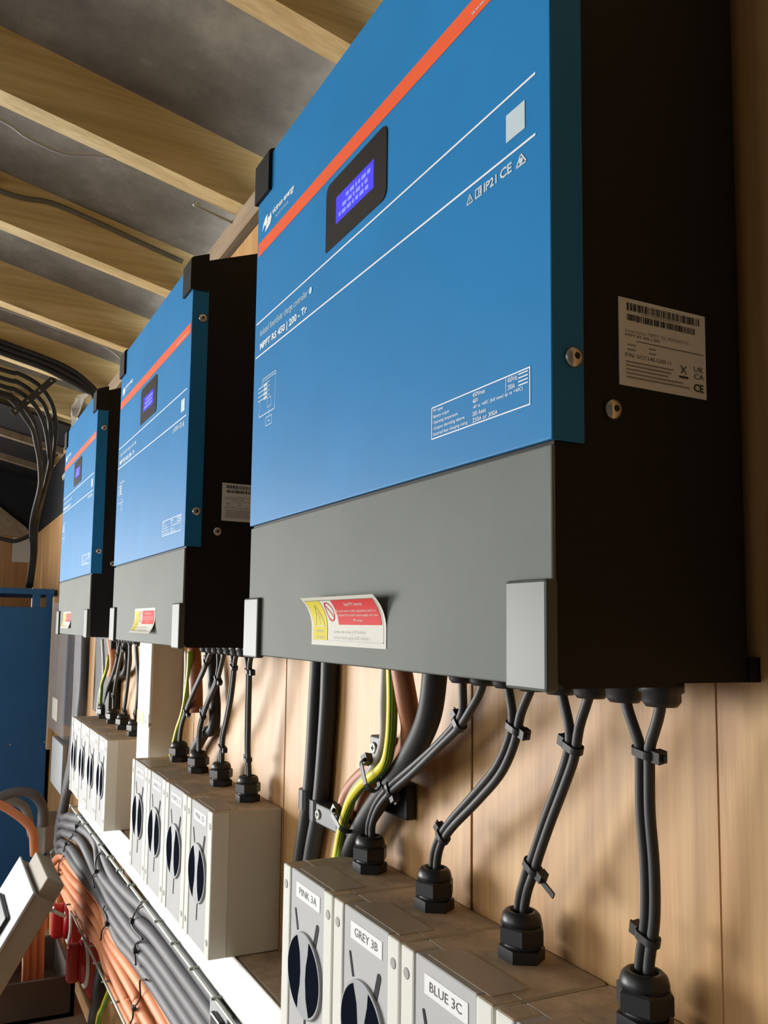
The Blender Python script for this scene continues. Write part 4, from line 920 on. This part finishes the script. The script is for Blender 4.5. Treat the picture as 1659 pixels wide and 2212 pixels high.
# saddle clamps holding the two black cables
for (x0, x1, cx, z, lab, sx) in ((-0.172, -0.126, -0.152, -0.171, 'left black saddle clamp over a thick black cable on the plywood', -0.164),
                                 (-0.128, -0.062, -0.121, -0.177, 'right black saddle clamp with two screws over a thick black cable', -0.076)):
    t = thing('saddle_clamp', lab, 'clamp', ((x0 + x1) / 2, 0, z - 0.011), 'saddle clamps on the black cables')
    prof = [(x0, 0.0), (x0, -0.006), (cx - 0.0135, -0.006)]
    for i in range(9):
        a = math.radians(180 + 180 * i / 8)
        prof.append((cx + 0.0132 * math.cos(a), -0.0105 + 0.0128 * math.sin(a)))
    prof += [(cx + 0.0135, -0.006), (x1, -0.006), (x1, 0.0)]
    obj('strap', MB().prism(prof, 'Z', z - 0.011, z + 0.011), 'black_plastic', t)
    yb = -0.006
    if x1 > -0.1:
        obj('clamp_block', MB().bbox(-0.1065, -0.052, -0.0235, -0.0005, z - 0.011, z + 0.011, 0.002, 2), 'black_plastic', t)
        sx, yb = -0.098, -0.0235
    m = MB(); screw_head(m, (sx, yb, z), 0.0055)
    s = obj('screw', m, 'zinc', t)
    obj('screw_slot', MB().box(sx - 0.0030, sx + 0.0030, yb - 0.0026, yb - 0.0018, z - 0.0006, z + 0.0006).box(sx - 0.0006, sx + 0.0006, yb - 0.0026, yb - 0.0018, z - 0.003, z + 0.003), 'inner_dark', s)
# loop clip with a screw, holding the brown cable
t = thing('cable_clip', 'black cable clip with a silver screw beside the yellow and green earth wire', 'clip', (0.018, 0, -0.125))
m = MB().bbox(0.004, 0.032, -0.016, 0.0, -0.118, -0.078, 0.002, 2).bbox(0.010, 0.070, -0.012, 0.0, -0.150, -0.116, 0.003, 2)
obj('clip_body', m, 'black_plastic', t)
m = MB(); screw_head(m, (0.014, -0.016, -0.090), 0.0058)
s = obj('screw', m, 'zinc', t)
obj('screw_slot', MB().box(0.0112, 0.0168, -0.0186, -0.0178, -0.0907, -0.0893).box(0.0133, 0.0147, -0.0186, -0.0178, -0.0928, -0.0872), 'inner_dark', s)
# ties that bundle the earth wire with its neighbours
for i, (c, d, lab) in enumerate((((0.060, -0.045, -0.107), (0.7, 0.2, 0.5), 'black cable tie where the earth wire crosses the nearest wire pair'),
                                 ((-0.020, -0.033, -0.166), (0.45, 0.1, 0.8), 'black cable tie low on the yellow and green earth wire'))):
    tg = Vector(d).normalized(); ax = tg.orthogonal().normalized()
    ax = (Vector((1, 0, -0.6)) - tg * Vector((1, 0, -0.6)).dot(tg)).normalized()
    m = MB(); tie_ring(m, Vector((0, 0, 0)), tg, ax, 0.008, 0.0078, 0.0045)
    oriented_box(m, ax * -0.016 , ax, tg.cross(ax), tg, 0.009, 0.008, 0.008)
    o = obj('cable_tie', m, 'black_plastic'); o.location = c
    tag(o, lab, 'cable tie')

# ------------------------------------------------------------------ trunking
t = thing('trunking', 'long white horizontal trunking with a dusty top below the isolator boxes', 'trunking', (-0.3, 0, -0.443))
tr = MB().prism([(0, -0.441), (0, -0.3805), (-0.0535, -0.3805), (-0.0535, -0.385), (-0.0500, -0.386), (-0.0500, -0.441)], 'X', -1.46, 1.0)
obj('duct', tr, 'trunk_base', t)
obj('lid', MB().bbox(-1.46, 1.0, -0.0605, -0.0572, -0.4435, -0.3800, 0.001, 1), 'trunk_white', t)
obj('groove', MB().box(-1.459, 0.999, -0.0575, -0.0495, -0.4425, -0.3900), 'inner_dark', t)
t = thing('trunking', 'white upright trunking with yellow stickers between the middle and farthest isolators', 'trunking', (-0.793, 0, -0.38))
obj('duct', MB().bbox(-0.838, -0.749, -0.0555, 0.0, -0.379, 0.30, 0.0012, 1), 'trunk_side_shade', t)
lid = obj('lid', MB().bbox(-0.8405, -0.7465, -0.0600, -0.0545, -0.150, 0.30, 0.0018, 2).bbox(-0.8405, -0.7480, -0.0592, -0.0545, -0.379, -0.1515, 0.0018, 2), 'trunk_white', t)
obj('sticker', MB().box(-0.8400, -0.7470, -0.0606, -0.0590, -0.1560, -0.1330), 'label_white', lid)
for x in (-0.8380, -0.7930): obj('sticker_band', MB().box(x, x + 0.0085, -0.0609, -0.0600, -0.1550, -0.1340), 'sticker_yellow', lid)
m = MB()
for x in (-0.822, -0.777): m.box(x, x + 0.013, -0.0608, -0.0600, -0.1515, -0.1450).box(x + 0.002, x + 0.010, -0.0608, -0.0600, -0.1415, -0.1385)
obj('sticker_print', m, 'ink_grey', lid)

# ------------------------------------------------------------------ wire basket tray with its cables
t = thing('cable_tray', 'zinc wire basket cable tray on the wall carrying grey and orange cables', 'cable tray', (-0.4, 0, -0.69))
RW = 0.0022
def rod(a, b, r=RW): return MB().tube([a, b], r, 8, 1)
for y, z in ((-0.0690, -0.4440), (-0.0690, -0.6830), (-0.0200, -0.4700), (-0.0200, -0.5700), (-0.0200, -0.6600)):
    x0 = -1.53 if z > -0.5 else -1.44
    obj('long_wire', rod((x0, y, z), (1.0, y, z), 0.0026 if y < -0.05 else RW), 'zinc', t)
x = -1.50
while x < 0.2:
    m = MB().tube([(x, -0.0750, -0.4425), (x, -0.050, -0.4425), (x, -0.0185, -0.4425)], RW, 6, 1)
    m.tube([(x, -0.0180, -0.4400), (x, -0.0180, -0.6860)], RW, 6, 1)
    m.tube([(x, -0.0185, -0.6850), (x, -0.050, -0.6850), (x, -0.0740, -0.6850)], RW, 6, 1)
    obj('cross_wire', m, 'zinc', t)
    x += 0.10
for x in (-1.40, -0.70, 0.10): obj('wall_bracket', MB().box(x, x + 0.02, -0.0178, -0.0008, -0.67, -0.46), 'zinc', t)
pos = ('topmost', 'second from the top', 'middle', 'fourth from the top', 'lowest')
for i, p in enumerate(GREY_RUN):
    cable('grey_cable', p, 0.0122, 'cable_grey', '%s of the thick grey cables on the wire tray' % pos[i], group='grey cables on the tray', n=14)
for i, p in enumerate(ORANGE_RUN):
    cable('orange_cable', p, 0.0104, 'cable_orange', '%s of the orange cables bundled on the wire tray' % pos[i], group='orange cables on the tray', n=14)
tie_lab = ('thin black tie over the grey cables near their far bend, upper', 'thin black tie over the grey cables near their far bend, lower', 'black tie across the orange cables at their far end',
           'black tie winding across the grey cables above the far orange ones', 'black tie across the middle of the orange cables', 'black tie round the upper grey cables nearest the front',
           'black tie round the lower grey cables nearest the front', 'black tie across the orange cables at the bottom of the photo')
for p, l in zip(TRAY_TIES, tie_lab):
    base = Vector(p[0]); q = [Vector(a) - base for a in p]
    m = MB().tube(q, 0.0016, 6, 5)
    i = len(q) // 2
    m.bbox(q[i].x - 0.0055, q[i].x + 0.0055, q[i].y - 0.0035, q[i].y + 0.0035, q[i].z - 0.004, q[i].z + 0.004, 0.001, 1)
    d = Vector((0.012, -0.004, 0.006)); m.tube([q[-1], q[-1] + d * 0.5, q[-1] + d], 0.0012, 6, 2)
    o = obj('cable_tie', m, 'black_plastic'); o.location = base
    tag(o, l, 'cable tie', 'cable ties on the tray')
# small junction box in front of the trunking at the bottom edge
t = thing('junction_box', 'small pale junction box on the trunking at the bottom edge of the photo', 'box', (-0.285, 0, -0.55))
obj('base', MB().bbox(-0.325, -0.255, -0.0680, -0.0606, -0.52, -0.4470, 0.001, 1), 'enclosure_grey', t)
obj('lid', MB().bbox(-0.300, -0.262, -0.0760, -0.0680, -0.52, -0.4560, 0.003, 2), 'black_plastic', t)

# ------------------------------------------------------------------ far end of the wall
t = thing('steel_cabinet', 'tall dark blue steel cabinet in the far corner at the left edge', 'cabinet', (-2.75, -0.35, FLOOR))
obj('top_frame', MB().bbox(-3.05, -2.50, -0.80, -0.010, 0.128, 0.150, 0.002, 1), 'cabinet_blue', t)
for y in (-0.037, -0.085, -0.24, -0.50): obj('post', MB().box(-2.53, -2.503, y, y + 0.025, 0.080, 0.128), 'cabinet_blue', t)
obj('body', MB().bbox(-3.05, -2.515, -0.80, -0.010, FLOOR, 0.078, 0.003, 1), 'cabinet_blue', t)
dr = obj('door', MB().bbox(-2.515, -2.500, -0.80, -0.014, FLOOR + 0.08, 0.081, 0.002, 1), 'cabinet_blue', t)
for y, z in ((-0.190, -0.310), (-0.140, -0.415), (-0.020, -0.412)): obj('screw', MB().lathe([(0.004, 0.0), (0.003, 0.003)], 'X', (-2.50, y, z), 10), 'zinc', dr)
o = obj('timber_batten', MB().bbox(0, 0.03, -0.022, 0.0, 0, 0.55, 0.002, 1), 'stud_wood'); o.location = (-2.46, -0.0005, -0.43)
tag(o, 'pale upright timber batten between the blue cabinet and the plywood', 'timber')
o = obj('notice', MB().box(0, 0.002, -0.080, 0.0, 0, 0.115), 'paper'); o.location = (XL + 0.0005, -0.018, 0.305)
tag(o, 'pale square notice fixed to the end wall above the blue cabinet', 'notice')
# clear plastic cover
t = thing('clear_cover', 'scratched clear plastic cover below the farthest controller', 'cover', (-1.90, 0, -0.306))
m = MB().box(-2.095, -1.745, -0.0640, -0.0620, -0.306, 0.09).box(-1.747, -1.745, -0.062, 0.0, -0.306, 0.09).box(-2.095, -2.093, -0.062, 0, -0.306, 0.09).box(-2.095, -1.745, -0.064, 0, -0.306, -0.304)
obj('shell', m, 'clear_plastic', t)
obj('back_board', MB().box(-2.13, -1.750, -0.012, -0.0008, -0.302, 0.20), 'slate', t)
obj('sticker', MB().box(-2.00, -1.885, -0.0648, -0.0640, -0.270, -0.205), 'paper', t)
t = thing('enclosure', 'light grey wall box under the clear plastic cover', 'box', (-1.85, 0, -0.456))
obj('base', MB().bbox(-1.955, -1.735, -0.052, 0, -0.456, -0.322, 0.003, 2), 'enclosure_grey', t)
obj('lid', MB().bbox(-1.957, -1.733, -0.066, -0.052, -0.458, -0.320, 0.003, 2), 'enclosure_light', t)
o = obj('dark_duct', MB().bbox(-0.105, 0.105, -0.028, 0, 0, 0.195, 0.004, 2), 'membrane_shade_black'); o.location = (-1.395, -0.0005, -0.199)
tag(o, 'broad dark duct on the wall behind the farthest isolators', 'duct')

t = thing('far_roof_shade', 'black sheet added for the shade under the far rafters above the blue cabinet', 'shade sheet', (-2.8, 0, 0.6))
obj('sheet', MB().prism([(-0.004, RB - 0.012), (-1.2, RB - 0.012 + SL * 1.2), (-1.2, RB - 0.002 + SL * 1.2), (-0.004, RB - 0.002)], 'X', XL + 0.02, -2.16), 'membrane_shade_black', t)  # shade of the far roof, put in as a black sheet
for x in (-2.50, -2.95):  # dim strips added for the faint edges of the shaded far rafters
    obj('batten', MB().prism([(-0.004, RB - 0.037), (-1.2, RB - 0.037 + SL * 1.2), (-1.2, RB - 0.012 + SL * 1.2), (-0.004, RB - 0.012)], 'X', x - 0.03, x), 'plate_wood', t)
# cables curving down from the roof at the far end
for i, p in enumerate(ARCS):
    cable('grey_cable', p, 0.0072, 'cable_dark', '%s of the grey cables arching down from the roof at the far end' % ('outermost', 'second', 'third', 'fourth', 'innermost')[i], group='arching cables at the far end', n=12)
d0, d1 = Vector((-1.925, -0.118, 0.782)), Vector((-1.925, -0.236, 0.655))
t = thing('cable_bracket', 'perforated black bracket strip clamping the arching cables', 'bracket', tuple(d0))
ax = (d1 - d0).normalized(); nx = Vector((1, 0, 0)); pp = ax.cross(nx)
m = MB(); oriented_box(m, (d0 + d1) / 2, ax, nx, pp, (d1 - d0).length, 0.004, 0.020)
m.shift((0.024, 0, 0)); obj('strip', m, 'black_plastic', t)
for k in range(4): obj('screw', MB().lathe([(0.0035, 0.0), (0.0025, 0.002)], 'X', tuple(d0.lerp(d1, 0.08 + 0.28 * k) + Vector((0.026, 0, 0))), 8), 'zinc', t)
cable('black_wire', [(-2.45, -0.42, 0.36)] + [(-2.45, -0.2154, 0.3241), (-2.45, -0.168, 0.317), (-2.45, -0.1243, 0.3349), (-2.45, -0.0995, 0.3535)], 0.0075, 'cable_dark', 'black wire sagging across the end wall just above the notice', 'wire')
# black conduits along a rafter
for i in range(3):
    q = [(-1.668, -0.60, 0.872 - 0.015 * i), (-1.668, -0.30, 0.800 - 0.015 * i), (-1.668, -0.18, 0.772 - 0.015 * i), (-1.666, -0.11 - 0.006 * i, 0.750 - 0.015 * i), (-1.662, -0.055 - 0.006 * i, 0.715 - 0.010 * i), (-1.66, -0.025 - 0.004 * i, 0.67 - 0.004 * i), (-1.66, -0.018 - 0.012 * i, 0.50)]
    cable('black_cable', q, 0.0076, 'cable_dark', '%s of the black cables running along a rafter above the farthest controller' % ('upper', 'middle', 'lower')[i], group='black cables along the rafter')
t = thing('tape_strip', 'crumpled silvery tape bunched on the wall above the farthest controller', 'tape', (-1.95, 0, 0.55))
rnd = random.Random(5); vs = []; fs = []
nu, nv = 7, 9
for j in range(nv):
    for i in range(nu):
        u, v = i / (nu - 1), j / (nv - 1)
        vs.append((-2.17 + 0.36 * u + 0.10 * v * (1 - u) + rnd.uniform(-0.02, 0.02), -0.012 - rnd.uniform(0, 0.045), 0.50 + 0.245 * v * (1 - 0.10 * u) + rnd.uniform(-0.012, 0.012)))
for j in range(nv - 1):
    for i in range(nu - 1): fs.append((j * nu + i, j * nu + i + 1, (j + 1) * nu + i + 1, (j + 1) * nu + i))
obj('sheet', MB().add(vs, fs), 'foil', t)
# thin cables and a wire staple on the rafters
cable('roof_wire', [(-0.545, -0.50, 0.812), (-0.545, -0.372, 0.786), (-0.545, -0.33, 0.768), (-0.545, -0.277, 0.757), (-0.53, -0.230, 0.758), (-0.520, -0.20, 0.755)], 0.0028, 'wire_grey', 'thin grey wire sagging beside the nearest whole rafter at the left edge', 'wire')
cable('roof_wire', [(-1.350, -0.45, 0.800), (-1.350, -0.28, 0.774), (-1.348, -0.18, 0.752), (-1.345, -0.10, 0.735), (-1.340, -0.05, 0.715), (-1.330, -0.02, 0.69)], 0.0030, 'wire_grey', 'thin grey wire running along the third rafter toward the middle controller', 'wire')
cable('roof_wire', [(-0.868, -0.60, 0.890)] + [(-0.868, -0.3506, 0.8337), (-0.868, -0.2588, 0.8322), (-0.868, -0.1705, 0.8134), (-0.868, -0.0875, 0.7919), (-0.868, 0.0037, 0.7694)], 0.0045, 'wire_dim', 'dull grey cable fixed along the side of the second rafter', 'cable')
cable('wire_staple', [(-0.521, -0.064, 0.7165), (-0.522, -0.070, 0.7115), (-0.521, -0.066, 0.7095), (-0.521, -0.002, 0.6945)], 0.0022, 'zinc', 'short silvery bent wire hanging under the nearest whole rafter', 'bracket', n=8)

# ------------------------------------------------------------------ clutter at the lower left
t = thing('enclosure', 'beige metal box open at the front behind the bend of the grey cables', 'box', (-2.16, 0, -0.86))
obj('case', MB().bbox(-2.27, -2.06, -0.062, 0.0, -0.86, -0.613, 0.003, 1), 'enclosure_beige', t)
obj('conduit_nut', MB().lathe([(0.020, 0.0), (0.020, 0.010), (0.014, 0.014)], 'X', (-2.06, -0.025, -0.70), 16), 'zinc', t)
cable('conduit', [(-2.0, -0.42, -0.60), (-2.0, -0.30, -0.535), (-2.0, -0.204, -0.503), (-2.0, -0.165, -0.492), (-2.0, -0.125, -0.494), (-2.0, -0.095, -0.515), (-2.0, -0.078, -0.548), (-2.0, -0.074, -0.60)], 0.0150, 'cable_grey', 'fat grey conduit arching at the left edge above the clutter', 'conduit')
cable('conduit', [(-2.06, -0.42, -0.62), (-2.06, -0.30, -0.56), (-2.06, -0.21, -0.53), (-2.06, -0.16, -0.53), (-2.06, -0.12, -0.56), (-2.06, -0.10, -0.64)], 0.0130, 'wire_grey', 'dusty grey conduit just under the fat arching one', 'conduit')
cable('orange_cable', [(-1.9, -0.34, -0.47), (-1.9, -0.26, -0.485), (-1.9, -0.207, -0.508), (-1.9, -0.171, -0.532), (-1.9, -0.138, -0.560), (-1.9, -0.116, -0.593), (-1.9, -0.108, -0.66)], 0.0125, 'cable_orange', 'single orange cable slanting down at the left edge below the grey conduit')
cable('blue_wire', [(-2.06, -0.055, -0.70), (-2.0, -0.075, -0.69), (-1.9, -0.115, -0.685), (-1.8, -0.150, -0.71), (-1.7, -0.165, -0.78)], 0.0042, 'wire_blue', 'thin blue wire looping from the beige box', 'wire')
cable('white_wire', [(-1.95, -0.075, -0.705), (-1.85, -0.115, -0.715), (-1.75, -0.160, -0.735), (-1.65, -0.20, -0.77), (-1.60, -0.215, -0.85)], 0.0045, 'wire_white', 'thin white wire looping at the left edge above the tilted grey device', 'wire')
cable('white_wire', [(-1.95, -0.075, -0.73), (-1.80, -0.125, -0.745), (-1.65, -0.165, -0.755)], 0.0040, 'wire_white', 'short white wire running straight from the beige box to the tilted device', 'wire')
# tilted grey device with a dark display
t = thing('grey_device', 'tilted light grey device with a dark display at the left edge', 'device', (-1.35, -0.25, -0.82))
TB, TU, TW = Vector((0, -0.191, -0.558)), Vector((0, -0.503, -0.864)), Vector((0, 0.864, -0.503))
def tl(mb):            # local x = world X, y = depth from the front, z = distance down the sloping front
    return mb.warp(lambda q: Vector((q[0], 0, 0)) + TB + TU * q[2] + TW * q[1])
obj('case', tl(MB().bbox(-1.50, -1.20, 0.006, 0.056, 0.0, 0.30, 0.003, 2)), 'enclosure_beige', t)
fr = obj('front', tl(MB().bbox(-1.505, -1.196, 0.0, 0.0065, -0.004, 0.304, 0.002, 2)), 'enclosure_light', t)
obj('display', tl(MB().bbox(-1.44, -1.255, -0.010, 0.001, 0.075, 0.20, 0.004, 2)), 'bezel_black', fr)
obj('mounting_flange', tl(MB().bbox(-1.44, -1.21, 0.014, 0.056, -0.040, 0.002, 0.002, 1)), 'enclosure_beige', t)
obj('fixing_stud', MB().tube([(-1.21, -0.150, -0.60), (-1.21, -0.118, -0.618)], 0.004, 8, 1), 'wire_white', t)
# red isolators on the wall
def red_switch(x, z, label):
    t = thing('red_isolator', label, 'switch', (x, 0, z - 0.06), 'red isolator switches')
    obj('base', MB().bbox(x - 0.058, x + 0.058, -0.048, -0.0005, z - 0.066, z + 0.066, 0.006, 2), 'switch_red', t)
    obj('rim', MB().lathe([(0.058, -0.048), (0.058, -0.053), (0.050, -0.055)], 'Y', (x, 0, z), 36), 'label_white', t)
    kn = MB().lathe([(0.047, -0.050), (0.047, -0.060), (0.036, -0.066)], 'Y', (x, 0, z), 36)
    kn.bbox(x - 0.013, x + 0.013, -0.092, -0.060, z - 0.044, z + 0.044, 0.009, 3)
    obj('knob', kn, 'switch_red', t)
    return t
red_switch(-1.33, -0.765, 'red rotary isolator switch with a white rim below the orange cables')
red_switch(-1.60, -0.755, 'darker red isolator partly hidden behind the orange cables')
cable('black_cable', [(-1.17, -0.024, -0.60), (-1.165, -0.026, -0.67), (-1.135, -0.05, -0.735), (-1.14, -0.05, -0.79), (-1.22, -0.045, -0.88), (-1.28, -0.04, -1.2)], 0.0150, 'cable_dark', 'thick black cable hanging below the tray beside the red isolator')
earth_wire([(-1.10, -0.026, -0.60), (-1.09, -0.028, -0.66), (-1.045, -0.045, -0.71), (-1.065, -0.055, -0.76), (-1.12, -0.055, -0.83), (-1.18, -0.05, -1.1)], 0.0062, 'yellow and green earth wire hanging below the tray beside the black cable')
for i in range(3):
    x = -1.60 + 0.0 * i
    cable('orange_cable', [(-1.50, -0.128 - 0.017 * i, -0.66), (-1.50, -0.130 - 0.017 * i, -0.76), (-1.50, -0.128 - 0.017 * i, -0.86), (-1.50, -0.13 - 0.02 * i, -1.0)], 0.0095, 'cable_orange', '%s upright orange cable behind the tilted grey device' % ('right', 'middle', 'left')[i], group='upright orange cables behind the device')
t = thing('brown_crate', 'dark brown open crate at the bottom left under the tilted device', 'crate', (-1.50, -0.17, -0.93))
m = MB().box(-1.72, -1.42, -0.32, -0.055, -0.925, -0.915).box(-1.43, -1.42, -0.32, -0.055, -0.925, -0.830).box(-1.72, -1.71, -0.32, -0.055, -0.925, -0.830).box(-1.72, -1.42, -0.065, -0.055, -0.925, -0.830).box(-1.72, -1.42, -0.32, -0.31, -0.925, -0.830)
obj('shell', m, 'brown_plastic', t)
t = thing('work_bench', 'dusty beige bench top at the bottom left corner', 'bench', (-1.6, -0.3, FLOOR))
obj('top', MB().bbox(-2.45, -1.36, -0.62, -0.030, -0.965, -0.925, 0.003, 1), 'bench_beige', t)
for x in (-2.40, -1.42):
    for y in (-0.58, -0.08): obj('leg', MB().box(x, x + 0.05, y - 0.02, y + 0.02, FLOOR, -0.965), 'bench_beige', t)
o = obj('timber_offcut', MB().prism([(-0.07, 0), (0.07, 0), (0.07, 0.19), (0.055, 0.205), (-0.02, 0.205), (-0.07, 0.16)], 'Y', -0.022, -0.001), 'stud_wood'); o.location = (-0.95, 0, -0.93)
tag(o, 'pale timber offcut against the wall below the orange cables', 'timber')
